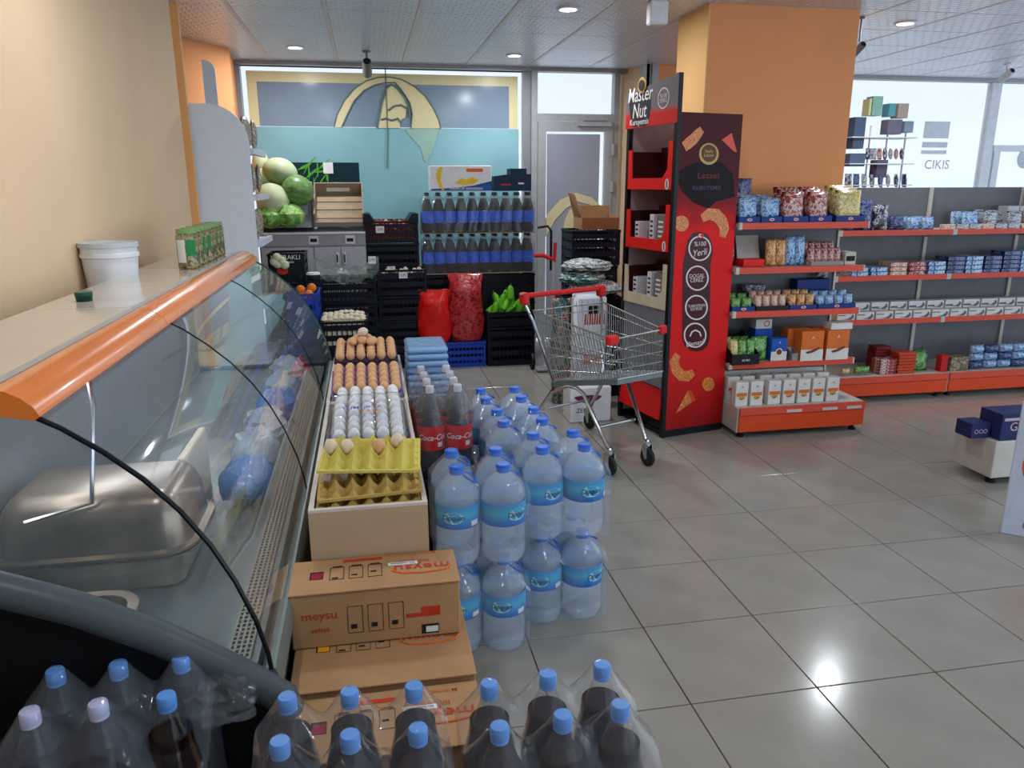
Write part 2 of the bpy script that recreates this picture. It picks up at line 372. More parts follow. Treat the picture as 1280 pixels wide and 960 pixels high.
strip_poly([(905, 405), (930, 440), (985, 500), (1000, 560)], [(1075, 405), (1062, 450), (1040, 520), (1010, 570)], 7.962, PRT2, 'logo_lower')
# ---------------------------------------------------------------- door
dr = bpy.data.objects.new('door_1', None); COL.objects.link(dr); dr['kind'] = 'structure'
DX0, DX1 = 1.68, 2.60
b = MB()
b.box(DX0, DX0+.06, 7.9, 8.0, 0, CEIL-.035, GREYL); b.box(DX1-.06, DX1, 7.9, 8.0, 0, CEIL-.035, GREYL); b.box(DX0+.06, DX1-.06, 7.9, 8.0, 2.25, 2.32, GREYL); b.build('door_frame', dr)
b = MB()
b.box(DX0+.065, DX0+.15, 7.89, 7.94, .02, 2.245, GREYL); b.box(DX1-.15, DX1-.065, 7.89, 7.94, .02, 2.245, GREYL); b.box(DX0+.15, DX1-.15, 7.89, 7.94, 2.15, 2.245, GREYL); b.box(DX0+.15, DX1-.15, 7.89, 7.94, .02, .2, GREYL); b.build('door_leaf', dr)
PRG = mat('grey_door_print', (160, 164, 178), .25, var=.02)
b = MB(); b.box(DX0+.165, DX1-.195, 7.918, 7.922, .2, 2.125, PRG); b.build('door_film', dr)
b = MB(); b.box(DX0+.15, DX1-.15, 7.925, 7.931, .2, 2.15, GLZ); b.build('pane', dr)
b = MB(); b.box(DX0+.06, DX1-.06, 7.94, 7.946, 2.32, CEIL-.035, GLZ); b.build('pane', dr)
for z in (1.92, 1.55, .5):
    b = MB(); b.lathe([(.022, 0), (.022, .11)], GREYL, 10, T=Matrix.Translation((DX1-.06, 7.885, z))); b.build('hinge', dr, True)
b = MB(); b.box(2.15, 2.5, 7.84, 7.89, 2.2, 2.25, GREYL); b.tube([(2.2, 7.83, 2.26), (2.45, 7.83, 2.26)], .012, GREYL); b.build('door_closer', dr)
LP = [(676, 292), (684, 268), (700, 250), (720, 241), (740, 247), (756, 262)]; LI = [(682, 296), (694, 275), (708, 260), (722, 252), (738, 256), (752, 270)]
def strip_px(outer, inner, y, m, name, parent, th=.003):
    O_ = [at(u, v, y=y) for u, v in outer]; I_ = [at(u, v, y=y) for u, v in inner]; b = MB()
    for k in range(min(len(O_), len(I_))-1):
        q = [O_[k], O_[k+1], I_[k+1], I_[k]]; b.prism([(p.x, p.z) for p in q], y, y+th, m, 'y')
    return b.build(name, parent)
strip_px(LP, LI, 7.912, PRC, 'logo_crescent', dr); strip_px([(703, 296), (706, 275), (712, 262), (720, 256)], [(712, 298), (718, 285), (722, 270), (722, 258)], 7.912, PRC, 'logo_face', dr)
# ---------------------------------------------------------------- right glazed front (bright daylight behind)
FRW = mat('white_window_frame', (236, 240, 248), .4)
w2 = bpy.data.objects.new('window_2', None); COL.objects.link(w2); w2['kind'] = 'structure'
b = MB()
for x in (3.9, 6.98, 8.4): b.box(x, x+.12, 7.95, 8.03, .1, CEIL-.035, FRW)
b.box(3.9, 8.5, 7.95, 8.03, 0, .1, FRW); b.build('window_frame', w2)
b = MB(); b.box(4.02, 6.98, 7.985, 7.993, .1, CEIL-.035, GLZ); b.build('pane', w2)
b = MB(); b.box(7.1, 8.4, 7.985, 7.993, .1, CEIL-.035, GLZ); b.build('pane', w2)
b = MB(); b.box(7.1, 8.4, 7.94, 8.0, 1.98, 2.05, FRW); b.box(7.12, 7.2, 7.94, 8.0, .1, 1.98, FRW); b.build('door_frame', w2)
STK = mat('faint_blue_sticker', (232, 240, 250), .5); STK2 = mat('grey_sticker_ink', (206, 214, 226), .5)
b = MB()
for k, (z0, z1) in enumerate(((2.12, 2.3), (2.02, 2.08), (1.95, 1.99))): b.box(6.2, 6.52, 7.975, 7.98, z0, z1, STK)
b.build('sticker', w2)
lettering(w2, 'CIKIS', (6.42, 7.974, 1.83), (1, 0, 0), (0, 0, 1), .14, STK2)
b = MB(); b.lathe([(.0, 0), (.11, 0), (.11, .004), (0, .004)], STK2, 20, T=Matrix.Translation((7.55, 7.95, 1.9)) @ Matrix.Rotation(PI/2, 4, 'X')); b.build('sticker', w2)

# ---------------------------------------------------------------- ceiling lamps, cameras
LAMP = emit('lamp_diffuser', (225, 240, 255), 7)
def lamp(x, y, label, on=True, watts=10):
    r = empty('ceiling_light', (x, y, CEIL), label, 'light', 'round downlights in the panelled ceiling')
    b = MB(); b.lathe([(.075, 0), (.08, -.004), (.07, -.012), (.055, -.008), (.055, 0)], WHITE, 20, cap=False); b.build('trim_ring', r, True)
    b = MB(); b.lathe([(0, -.009), (.056, -.009), (.056, -.004)], LAMP, 20, cap=False); b.build('diffuser', r)
    l = bpy.data.lights.new('lamp_glow', 'AREA'); l.shape = 'DISK'; l.size = .11; l.energy = watts; l.color = (.9, .95, 1)
    lo = bpy.data.objects.new('lamp_glow', l); COL.objects.link(lo); lo.parent = r; lo.location = (0, 0, -.014)
for x, y, n in ((-.52, 7.1, 'round white downlight above the produce corner by the left window'), (1.37, 7.2, 'round downlight in the ceiling close to the top of the door'), (1.37, 5.3, 'bright round downlight in the ceiling left of the right pillar'), (3.88, 5.33, 'round downlight at upper right beyond the orange pillar')):
    lamp(x, y, n)
for x, y in ((3.9, 2.6), (1.37, 3.2), (1.37, 1.0), (-.5, 3.0), (3.9, .4), (-.5, .8)): lamp(x, y, f'added fill downlight outside the picture, above floor spot {"right" if x > 2 else "middle" if x > 0 else "left"} {"far" if y > 2 else "near"}', watts=6)  # unseen lamps added beyond the view to fill the room with light
def cctv(u, v, y, label, m, s=1):
    p = at(u, v, y=y); r = empty('security_camera', (p.x, p.y, CEIL), label, 'camera'); h = CEIL-p.z
    b = MB(); b.lathe([(.03*s, 0), (.03*s, -.012)], m, 12); b.tube([(0, 0, -.01), (0, 0, -h+.05)], .009*s, m); b.build('bracket', r)
    b = MB(); T = Matrix.Translation((0, 0, -h)) @ Matrix.Rotation(math.radians(62), 4, 'X'); b.lathe([(.03*s, -.07*s), (.034*s, -.06*s), (.034*s, .08*s), (.03*s, .085*s)], m, 14, T=T); b.build('camera_body', r, True)
    b = MB(); b.lathe([(0, .087*s), (.024*s, .087*s), (.024*s, .08*s)], BLACK, 12, T=T); b.build('lens', r)
cctv(459, 86, 7.2, 'grey bullet security camera hanging in front of the logo window', mat('camera_grey', (120, 122, 118), .4), 1.2)
cctv(1257, 95, 6.9, 'white security camera high before the bright window at far right', WHITE)
cctv(1073, 62, 5.2, 'small dark bracket camera beside the right edge of the orange pillar', mat('camera_dark', (90, 100, 120), .4), .7)
p = at(822, 8, y=5.0)
b = MB(); b.bbox(-.06, .06, -.04, .04, -.0, .0+.14, WHITE, .01); tag(b.build('smoke_detector', loc=(p.x, p.y, CEIL-.14)), 'white box fixture on the ceiling left of the orange pillar', 'detector')

# ================================================================ deli counter
Y0, Y1 = 1.5, 4.5
DGLASS = film_mat('curved_counter_glass', (205, 222, 225), .07, rough=.03, bump=0, gloss=.9)
GBASE = mat('grey_green_counter_profile', (120, 132, 128), .35, metal=.3); DKGREY = mat('dark_grey_rubber_rail', (78, 86, 90), .38)
DECK = mat('counter_steel_deck', (128, 140, 140), .32, metal=.55, var=.12, scale=4, bump=.03); BLK = mat('black_panel', (14, 14, 16), .45)
STONE = mat('glossy_beige_counter_top', (206, 196, 180), .12, var=.05, scale=2.5, coat=.4)
ORR = mat('orange_glossy_rail', (236, 128, 50), .22, var=.08, scale=3, coat=.6)
deli = empty('deli_counter', (-.7, 3.0, 0), 'long curved glass deli display counter with orange rail and beige top', 'counter')
def D(b, name, sm=False):
    o = b.build(name, deli, sm); o.location = (.7, -3.0, 0); return o
b = MB(); b.box(-1.0, -.30, Y0, Y1, .08, .56, BLK); D(b, 'base_cabinet')
b = MB()
for x in (-.95, -.4):
    for y in (1.6, 3.0, 4.4): b.box(x-.02, x+.02, y-.02, y+.02, 0, .08, BLK)
D(b, 'feet')['kind'] = 'stuff'
prof = [(-.30, .12), (-.262, .2), (-.252, .5), (-.236, .55), (-.232, .60), (-.242, .63), (-.262, .63), (-.275, .6), (-.29, .56), (-.30, .5)]
b = MB(); b.prism(prof, Y0, Y1, GBASE); D(b, 'front_profile', True)
b = MB(); b.box(-1.0, -.29, Y0, Y1, .56, .60, DECK); D(b, 'deck')
GRK = mat('dark_slot', (20, 24, 24), .6); GRM = mat('worn_grille_metal', (150, 146, 130), .5, metal=.4)
b = MB(); b.box(-.358, -.308, Y0+.02, Y1-.03, .600, .604, GRK)
y = Y0+.03
for x in (-.358, -.346, -.333, -.321, -.309): b.box(x-.0025, x+.0025, Y0+.02, Y1-.03, .604, .610, GRM)
while y < Y1-.04: b.box(-.358, -.308, y-.003, y+.003, .604, .609, GRM); y += .018
g_ = D(b, 'air_grille'); g_['kind'] = 'stuff'
b = MB(); b.box(-1.02, -.985, Y0, Y1, .56, 1.235, GREYL); D(b, 'back_wall')
REFL = mat('mirror_grey_back_lining', (150, 154, 160), .42, metal=.3, bump=.05, bscale=10)
b = MB(); b.box(-.985, -.978, Y0+.03, Y1-.03, .62, 1.22, REFL); D(b, 'back_lining')
b = MB(); b.tube([(-.86, 1.9, .84), (-.72, 1.95, .86), (-.70, 2.0, 1.1), (-.72, 2.05, 1.16)], .006, CHROME); D(b, 'shelf_bracket', True)
ts = [(-.70, Y0, 2.505), (2.515, 0, 3.63), (3.64, 0, Y1)]
for a_, c_ in ((Y0-.02, 2.525), (2.53, 3.655), (3.66, Y1)):
    b = MB(); b.bbox(-1.03, -.722, a_, c_, 1.245, 1.27, STONE, .003); D(b, 'counter_top')
b = MB(); b.box(-.722, -.70, Y0-.02, Y1, 1.24, 1.276, GREYL); D(b, 'edge_strip')
for a_, c_ in ((Y0-.02, 2.44), (2.445, Y1)):
    b = MB(); pr = [(-.70, 1.232), (-.70, 1.274), (-.688, 1.28), (-.665, 1.276), (-.640, 1.262), (-.620, 1.243), (-.612, 1.225), (-.622, 1.218)]
    b.prism(pr, a_, c_, ORR); D(b, 'orange_rail', True)
arcp = [(-.655, 1.235), (-.587, 1.195), (-.52, 1.143), (-.455, 1.082), (-.395, 1.01), (-.345, .93), (-.305, .845), (-.272, .75), (-.254, .67), (-.25, .63)]
def glass_seg(ya, yb):
    ip = [(x-.006, z-.004) for x, z in arcp]
    b = MB()
    b.grid(lambda u, v: (lambda k, f: (arcp[k][0]*(1-f)+arcp[min(k+1, 9)][0]*f, ya+(yb-ya)*v, arcp[k][1]*(1-f)+arcp[min(k+1, 9)][1]*f))(int(u*9+1e-6), u*9-int(u*9+1e-6)), 9, 1, DGLASS)
    return D(b, 'curved_glass', True)
EDGE = mat('glass_edge_green', (38, 70, 62), .2); EDK = mat('black_glass_edge', (20, 26, 28), .25)
for ya, yb in ((Y0, 2.515), (2.525, 3.64), (3.65, Y1)): glass_seg(ya, yb)
def edge(y, m, r): b = MB(); b.tube([(x, y, z) for x, z in arcp], r, m, 6); D(b, 'glass_edge', True)
edge(Y0, EDK, .0055); edge(2.52, EDK, .0028); edge(3.645, EDK, .0028); edge(Y1, EDGE, .005)
# end panes and end panels
for yy in (Y0+.01, Y1-.01):
    b = MB(); b.prism([(-.98, .62), (-.98, 1.23)]+arcp, yy-.003, yy+.003, DGLASS); D(b, 'end_glass')
ep = [(-1.03, .98), (-.739, .893), (-.603, .834), (-.462, .754), (-.313, .649), (-.225, .575), (-.222, .50), (-.26, .12), (-.30, .08), (-1.03, .08)]
b = MB(); b.prism(ep, Y0-.045, Y0-.005, BLK); D(b, 'end_panel')
b = MB(); b.tube([(-1.05, Y0-.03, .985)]+[(x, Y0-.03, z) for x, z in ep[1:6]]+[(-.218, Y0-.03, .54)], .034, DKGREY, 12); D(b, 'end_bumper', True)
b = MB(); b.prism([(-1.03, .62), (-.29, .62), (-.225, .6), (-.222, .50), (-.26, .12), (-.30, .08), (-1.03, .08)], Y1+.005, Y1+.03, BLK); D(b, 'end_panel')
b = MB(); b.box(-1.149, -1.06, Y0, Y1, .3, 1.11, GREYA); tag(b.build('service_shelf'), 'low grey service shelf behind the deli counter carrying the white bucket', 'shelf')
b = MB(); b.box(-1.149, -1.07, Y0+.05, Y1, 0, .3, GREYA); o = b.build('shelf_plinth', bpy.data.objects['service_shelf'])
b = MB(); b.box(-.95, -.93, Y0+.1, Y1-.1, 1.205, 1.222, emit('added_case_glow', (235, 242, 255), 9)); D(b, 'added_fill_tube')  # unseen glowing tube added to brighten the inside of the counter
# pans and papers inside
def rpan(x0, x1, y0, y1, z0, z1, m, r, inv=False, lip=.018, n=5):
    """rounded pan: closed dome (inv) or open tray with lip"""
    def ring(ins, z, rr):
        P = []
        for cx, cy, a0 in ((x1-rr, y1-rr, 0), (x0+rr, y1-rr, 90), (x0+rr, y0+rr, 180), (x1-rr, y0+rr, 270)):
            for k in range(n+1):
                a = math.radians(a0+90*k/n); P.append((cx+(rr-ins)*math.cos(a) if True else 0, cy+(rr-ins)*math.sin(a), z))
        return P
    if inv: L = [(-lip, z0, r), (-lip, z0+.008, r), (0, z0+.012, r), (.008, z0+(z1-z0)*.6, r), (.022, z1-.03, r), (.04, z1-.008, r), (.065, z1, r)]
    else: L = [(.04, z0, r), (.0, z1-.004, r), (-lip, z1-.002, r), (-lip, z1+.004, r), (.006, z1+.004, r), (.03, z0+.008, r), (.05, z0+.006, r)]
    b = MB(); R = [ring(i, z, max(rr, .07)) for i, z, rr in L]; vs = [p for q in R for p in q]; n_ = len(R[0]); fs = []
    for i in range(len(R)-1):
        for k in range(n_): fs.append((i*n_+k, i*n_+(k+1) % n_, (i+1)*n_+(k+1) % n_, (i+1)*n_+k))
    fs.append(tuple(range((len(R)-1)*n_, len(R)*n_)))
    if not inv: fs.append(tuple(range(n_))[::-1])
    b.add(vs, fs, m); return b
STW = mat('worn_pan_steel', (158, 144, 128), .30, metal=.8, var=.3, scale=7, bump=.10, bscale=9)
tag(rpan(-.972, -.50, 1.93, 2.27, .60, .705, STW, .07).build('steel_pan', smooth=True), 'deep stainless steel pan under the domed lid in the deli counter', 'pan')
tag(rpan(-.972, -.50, 1.93, 2.27, .712, .87, STW, .08, inv=True).build('steel_pan', smooth=True), 'upturned stainless steel pan lying as a domed lid on another pan', 'pan')
tag(rpan(-.96, -.575, 1.585, 1.75, .62, .705, STW, .07).build('steel_tray', smooth=True), 'shallow stainless steel tray nearest the end of the deli counter', 'tray')
b = MB(); b.bbox(-.60, -.575, 2.30, 2.62, .60, .84, mat('cream_board', (216, 206, 184), .4), .004, T=None); tag(b.build('cutting_board'), 'cream cutting board standing on edge behind the steel pans', 'board')
REFLW = film_mat('milky_reflection_film', (198, 212, 226), .6, rough=.25, bump=.9, bscale=16, gloss=.8)
REFLB = mat('blue_reflection_tone', (84, 128, 190), .4, bump=.5, bscale=22)
def lump(cx, cy, cz, rx, ry, rz, m, seed, amp=.22):
    rnd = random.Random(seed); ph = [rnd.uniform(0, 6) for _ in range(6)]
    f = lambda d: 1+amp*(math.sin(5*d.x+ph[0])*math.sin(4*d.y+ph[1])+.6*math.sin(9*d.y+ph[2])*math.cos(8*d.x+ph[3])+.4*math.sin(15*d.z+ph[4]))*.6
    b = MB(); b.ell((0, 0, 0), (rx, ry, rz), m, 24, 14, f=lambda d: f(d)*(1 if d.z > -.6 else .75)); return b
for k, (x, y, m) in enumerate(((-.41, 2.55, REFLB), (-.42, 2.85, REFLW), (-.42, 3.15, REFLW), (-.41, 3.48, REFLB), (-.42, 3.8, REFLW), (-.42, 4.15, REFLW))):  # lumps added to imitate reflections in the counter glass
    o = lump(0, 0, 0, .085, .14, .07, m, k).build('crumpled_lump', smooth=True, loc=(x-.04, y, .67)); tag(o, ('blue printed' if m is REFLB else 'milky white')+' added reflection stand-in bag, '+ORD[k]+' from the near end inside the deli counter', 'bag')
BRD = mat('brown_loaf', (150, 110, 70), .6, bump=.4, bscale=18)
# ---------------------------------------------------------------- things on the counter
BW = mat('white_bucket_plastic', (222, 226, 232), .3)
r = empty('bucket', (-1.045, 3.40, 1.11), 'white plastic bucket with lid standing behind the deli counter top', 'bucket')
b = MB(); b.lathe([(.085, 0), (.105, .24), (.112, .245), (.112, .26), (.106, .262), (.106, .285)], BW, 28); b.build('bucket_body', r, True)
BLG = mat('pale_grey_lid', (186, 192, 198), .35)
b = MB(); b.lathe([(.0, .296), (.100, .296), (.103, .302), (.112, .302), (.114, .285), (.108, .283)], BLG, 28); b.build('lid', r, True)
r = empty('bottle_cap_tub', (-.925, 2.70, 1.27), 'small dark green round tub near the seam of the counter top', 'tub')
b = MB(); b.lathe([(.024, 0), (.026, .018), (.022, .02)], mat('dark_green_plastic', (24, 62, 54), .3), 16); b.build('tub_body', r, True)
b = MB(); b.lathe([(.027, .019), (.027, .03), (.0, .031)], mat('teal_green_lid', (30, 90, 74), .3), 16); b.build('lid', r, True)
GLJ = mat('pickle_jar_print', (126, 132, 84), .2, trans=0); JAR = print_mat('pickles_in_jar', [(70, 72, 44), (110, 108, 66), (150, 140, 100), (84, 84, 56)], 26, .1)
JG = mat('green_jar_lid', (120, 158, 96), .35); JL = mat('white_jar_label', (214, 218, 214), .5); JL2 = mat('green_jar_label', (40, 130, 70), .5)
r = empty('pickle_jar', (0, 0, 0), 'x', 'jar', 'pickle jars lined up on the counter top')
b = MB(); b.lathe([(.042, 0), (.047, .006), (.047, .145), (.041, .158)], JAR, 20); b.build('glass_body', r, True)
b = MB(); b.lathe([(.043, .158), (.043, .176), (.0, .178)], JG, 20); b.build('lid', r, True)
b = MB(); b.grid(lambda u, v: (.0478*math.cos(-2.5+.9*u), .0478*math.sin(-2.5+.9*u), .03+.10*v), 8, 1, JL); b.grid(lambda u, v: (.0478*math.cos(-1.5+.9*u), .0478*math.sin(-1.5+.9*u), .06+.07*v), 8, 1, JL2); b.build('jar_label', r, True)
jar = r
for k in range(7):
    x, y = (-.80, 3.68+.11*k); lab = 'glass pickle jar with green lid, '+ORD[k]+' in the row from the bucket side'
    if k == 0: jar.location = (x, y, 1.27); jar['label'] = lab
    else: dup(jar, (x+random.uniform(-.004, .004), y, 1.27), lab, rz=random.uniform(-.2, .2))

# ================================================================ shrink-wrapped bottles in front
FILM = film_mat('shrink_film', (225, 232, 240), .05, rough=.1, bump=.5, bscale=9, gloss=.7, stretch=(1, 1, .5))
FILMW = film_mat('water_pack_film', (215, 232, 250), .08, rough=.14, bump=.6, bscale=10, gloss=.6, stretch=(1, 1, .4))
CAPB = mat('light_blue_cap', (92, 150, 222), .35); CAPB2 = mat('deep_blue_cap', (40, 104, 206), .35); CAPV = mat('lilac_cap', (196, 194, 226), .4)
PETC = film_mat('clear_bottle_plastic', (235, 238, 240), .012, rough=.04, bump=0, gloss=.6)
COLA = mat('dark_cola', (24, 10, 8), .05, var=.2)
def cola_bottle(name, h, R, m_cap, liq, labelmat=None):
    r = empty(name, (0, 0, 0), 'x', 'bottle')
    k = h/.35
    pr = [(.028, 0), (R*.9, .006), (R, .03), (R, .19*k), (R*.93, .205*k), (R*.78, .245*k), (R*.5, .285*k), (.0155, .318*k), (.0135, .33*k), (.0135, .338*k)]
    b = MB(); b.lathe(pr, PETC, 22, cap=False); b.build('bottle_body', r, True)
    L = [(0, .004), (.027, .004)]+[(q-.0015, z) for q, z in pr[1:] if z < liq]; rl = L[-1][0]*.985; L += [(rl*.97, liq), (0, liq)]
    b = MB(); b.lathe(L, COLA, 22, cap=False); b.build('cola', r, True)
    b = MB(); cz = .33*k
    b.lathe([(.0165, cz-.004), (.0175, cz-.001), (.0172, cz+.017), (.0155, cz+.0205), (0, cz+.0205)], m_cap, 22); b.lathe([(.0165, cz-.010), (.017, cz-.005), (.0165, cz-.004)], m_cap, 16, cap=False)
    b.build('cap', r, True)
    if labelmat:
        b = MB(); b.lathe([(R+.0012, .088*k), (R+.0012, .190*k)], labelmat, 22, cap=False); b.build('label_sleeve', r, True)
    return r
# a draped sheet
def film_over(name, caps, z0, ztop, pad, shoulder, m, label, n=3, slope=1.1, mar=.0, parent=None, cat='plastic wrap'):
    """film draped over bottle tops, caps = [(x, y)], one mesh"""
    xs = [c[0] for c in caps]; ys = [c[1] for c in caps]
    x0, x1, y0, y1 = min(xs)-pad, max(xs)+pad, min(ys)-pad, max(ys)+pad
    cx, cy = (x0+x1)/2, (y0+y1)/2; rnd = random.Random(hash(name+label) % 999); ph = [rnd.uniform(0, 6) for _ in range(4)]
    def H(x, y):
        d = min(math.hypot(x-a, y-c) for a, c in caps)
        drop = slope*(max(0, d-.014)**.9)
        return max(shoulder, ztop+.004-drop)+.0025*math.sin(60*x+ph[0])*math.sin(47*y+ph[1])
    nu = max(10, int((x1-x0)/.0125)); nv = max(10, int((y1-y0)/.0125))
    b = MB(); b.grid(lambda u, v: (x0+(x1-x0)*u-cx, y0+(y1-y0)*v-cy, H(x0+(x1-x0)*u, y0+(y1-y0)*v)-z0), nu, nv, m)
    # side walls, rippled
    per = []
    for k in range(nu): per.append((x0+(x1-x0)*k/nu, y0))
    for k in range(nv): per.append((x1, y0+(y1-y0)*k/nv))
    for k in range(nu): per.append((x1-(x1-x0)*k/nu, y1))
    for k in range(nv): per.append((x0, y1-(y1-y0)*k/nv))
    vs = []; fs = []; rows = 6; N_ = len(per)
    for j in range(rows+1):
        for (x, y) in per:
            t = j/rows; top = H(x, y); z = top+(z0+.002-top)*t; rr = (0 if j == 0 else .003*math.sin(50*x+40*y+ph[2]+3*t)-.004*math.sin(PI*t))
            dx, dy = x-cx, y-cy; l = math.hypot(dx, dy); vs.append((x-cx+dx/l*rr, y-cy+dy/l*rr, z-z0))
    for j in range(rows):
        for k in range(N_): fs.append((j*N_+k, j*N_+(k+1) % N_, (j+1)*N_+(k+1) % N_, (j+1)*N_+k))
    b.add(vs, fs, m)
    o = b.build(name, smooth=True, loc=(cx, cy, z0)); tag(o, label, cat); return o
PB = cola_bottle('cola_bottle', .35, .054, CAPB, .27)
first = [True]
ZP = .37
def put_bottle(proto, x, y, z, label, group, flag, rz=0):
    if flag[0]:
        flag[0] = False; proto.location = (x, y, z); proto['label'] = label; proto['group'] = group; proto.rotation_euler = (0, 0, rz); return proto
    return dup(proto, (x, y, z), label, rz=rz, group=group)
packs = [('middle', [-.19, -.075, .042], [1.15, 1.268]), ('right', [.186, .302, .414], [1.13, 1.25])]
cols = ['left', 'centre', 'right']
for pn, xs, ys in packs:
    caps = []
    for j, y in enumerate(ys):
        for i, x in enumerate(xs):
            xx = x+random.uniform(-.002, .002); yy = y+(.008*(i-1) if pn == 'right' else -.006*(i-1))
            put_bottle(PB, xx, yy, ZP, f"{cols[i]} light-blue-capped cola bottle in the {'front' if j == 0 else 'back'} row of the {pn} shrink pack", pn+' pack of six cola bottles', first); caps.append((xx, yy))
    film_over('shrink_wrap', caps, ZP, ZP+.351, .061, ZP+.17, FILM, f'clear shrink wrap stretched over the {pn} six cola bottles in front')
# left pack, torn open
caps = []
xsl = [-.645, -.53, -.412]
for j, y in enumerate((1.32, 1.44)):
    for i, x in enumerate(xsl):
        yy = y-(.03 if j == 0 and i < 0 else 0)
        o = put_bottle(PB, x, yy, ZP, f"{cols[i]} cola bottle in the {'front' if j == 0 else 'back'} row of the torn left pack", 'left torn pack of cola bottles', first)
        if j == 0 and i < 2:
            for ch in o.children:
                if ch.name.startswith('cap'): ch.data = ch.data.copy(); ch.data.materials[0] = CAPV
        if not (j == 0 and i == 2): caps.append((x, yy))
film_over('shrink_wrap', caps, ZP, ZP+.351, .061, ZP+.20, FILMW, 'cloudy torn shrink wrap over the left pack of cola bottles')
b = lump(0, 0, 0, .06, .05, .05, FILM, 5, .35); tag(b.build('torn_film_flap', bpy.data.objects['shrink_wrap.002'] if 'shrink_wrap.002' in bpy.data.objects else None, True, loc=(.20, .02, .26)))
b = lump(0, 0, 0, .09, .08, .11, film_mat('dark_bag_film', (90, 120, 140), .5, rough=.2, bump=.9, bscale=14, gloss=.8), 9, .3); tag(b.build('crumpled_lump', smooth=True, loc=(-.80, 1.31, ZP+.14)), 'dark crumpled plastic bag at the lower left corner of the picture', 'bag')
for (x0, x1, y0, y1, lab) in ((-.27, .115, 1.075, 1.34, 'wooden board platform under the middle cola pack'), (.12, .49, 1.055, 1.33, 'wooden board platform under the right cola pack'), (-.9, -.34, 1.21, 1.452, 'wooden board platform under the torn left cola pack')):
    r = empty('pallet', ((x0+x1)/2, (y0+y1)/2, 0), lab, 'pallet'); hx, hy = (x1-x0)/2, (y1-y0)/2
    b = MB(); b.bbox(-hx, hx, -hy, hy, .33, .368, CARD, .003); b.build('top_board', r)
    b = MB()
    for x in (-hx+.03, hx-.03): b.box(x-.03, x+.03, -hy, hy, 0, .33, CARD)
    b.build('side_board', r)

# ================================================================ cardboard cartons
def carton(x0, x1, y0, y1, z0, z1, label, hole, yellow=False, tag_px=None, printed=True):
    cx, cy = (x0+x1)/2, (y0+y1)/2; r = empty('cardboard_carton', (cx, cy, z0), label, 'box'); hx, hy, h = (x1-x0)/2, (y1-y0)/2, z1-z0
    b = MB(); b.bbox(-hx, hx, -hy, hy, 0, h, CARD, .003); b.build('carton_body', r)
    b = MB(); b.bbox(-hx-.002, hx+.003, -hy-.004, hy, h, h+.004, CARD, .0015); b.build('lid_flap', r)
    if not printed: return r
    zt = h+.0055
    T = lambda s, x, y, sz, m, nm='lettering', w=1.3: lettering(r, s, (x, y, zt), (-1, 0, 0), (0, -1, 0), sz, m, nm, wide=w)
    T('meysu', .125, .0, .048, INKR, w=1.25); T('limonlu', .105, .035, .022, INKR); T('Meyveli Icecek', .10, .078, .020, INKO, w=1.2)
    b = MB(); b.tube([(.20, -.005, zt), (.19, -.025, zt), (.13, -.034, zt), (.07, -.028, zt), (.045, -.01, zt), (.05, .005, zt)], .003, INKO); b.build('logo_swoosh', r)
    b = MB(); b.box(-.085, .02, .062, .076, zt-.001, zt, INKR); b.build('red_banner', r)
    b = MB(); b.box(.035, .115, .018, .034, zt-.0005, zt+.0006, PAPER); b.build('price_sticker', r); lettering(r, '8690580011728', (.075, .026, zt+.001), (1, 0, 0), (0, 1, 0), .010, INKK)
    for k, xx in enumerate((-.10, -.05, .0)):
        b = MB(); q = [(xx-.018, -.03, zt), (xx+.018, -.03, zt), (xx+.018, .035, zt), (xx-.018, .035, zt)]; b.tube(q, .0009, INKK, 4, closed=True); b.box(xx-.012, xx+.014, .040, .043, zt-.001, zt, INKK); b.box(xx-.012, xx+.004, -.024+.02*k*.5, -.018+.02*k*.5, zt-.001, zt, INKK); b.build('pictogram', r)
    b = MB(); b.box(-.17, -.135, -.02, .02, zt-.003, zt-.0004, INKK); b.box(-.166, -.137, -.02, .012, zt-.0006, zt+.0002, hole); b.build('window_hole', r)
    # front face print
    yf = -hy-.0006-.003+.003
    F = lambda s, x, z, sz, m, w=1.05: lettering(r, s, (x, yf-.0006, z), (1, 0, 0), (0, 0, 1), sz, m, wide=w)
    F('meysu', -.145, h*.60, .034, INKR); F('seftali', -.145, h*.33, .02, INKR)
    for xx in (-.055, -.003, .05):
        b = MB(); z0_, z1_ = h*.22, h*.72; b.tube([(xx-.019, yf, z0_), (xx+.019, yf, z0_), (xx+.019, yf, z1_), (xx-.019, yf, z1_)], .0009, INKK, 4, closed=True)
        b.box(xx-.012, xx+.004, yf-.0006, yf+.001, h*.3, h*.38, INKK); b.build('pictogram', r)
    b = MB(); b.box(.075, .165, yf-.0006, yf+.001, h*.40, h*.47, INKR); b.box(.115, .165, yf-.0006, yf+.001, h*.47, h*.58, INKR); b.build('red_banner', r)
    b = MB(); b.box(.115, .16, yf-.0006, yf+.001, .01, h*.24, INKK); b.box(.126, .158, yf-.0012, yf, .014, h*.2, PAPER); b.build('window_hole', r)
    return r
JR = mat('red_carton_inside', (150, 20, 50), .5); JY = mat('yellow_carton_inside', (230, 160, 30), .5)
carton(-.242, .192, 1.795, 1.972, .476, .63, 'brown juice carton on top of the pile in front of the egg bin', JR)
carton(-.235, .208, 1.62, 1.972, .24, .47, 'brown juice carton with yellow window right below the top carton', JY)
carton(-.225, .205, 1.40, 1.612, .22, .455, 'brown juice carton nearest the cola packs, partly hidden by bottle caps', JR)
carton(-.235, .208, 1.62, 1.972, 0, .236, 'lowest brown carton of the pile resting on the floor', JY, printed=False)
carton(-.225, .205, 1.40, 1.612, 0, .216, 'brown carton on the floor under the one nearest the cola packs', JY, printed=False)

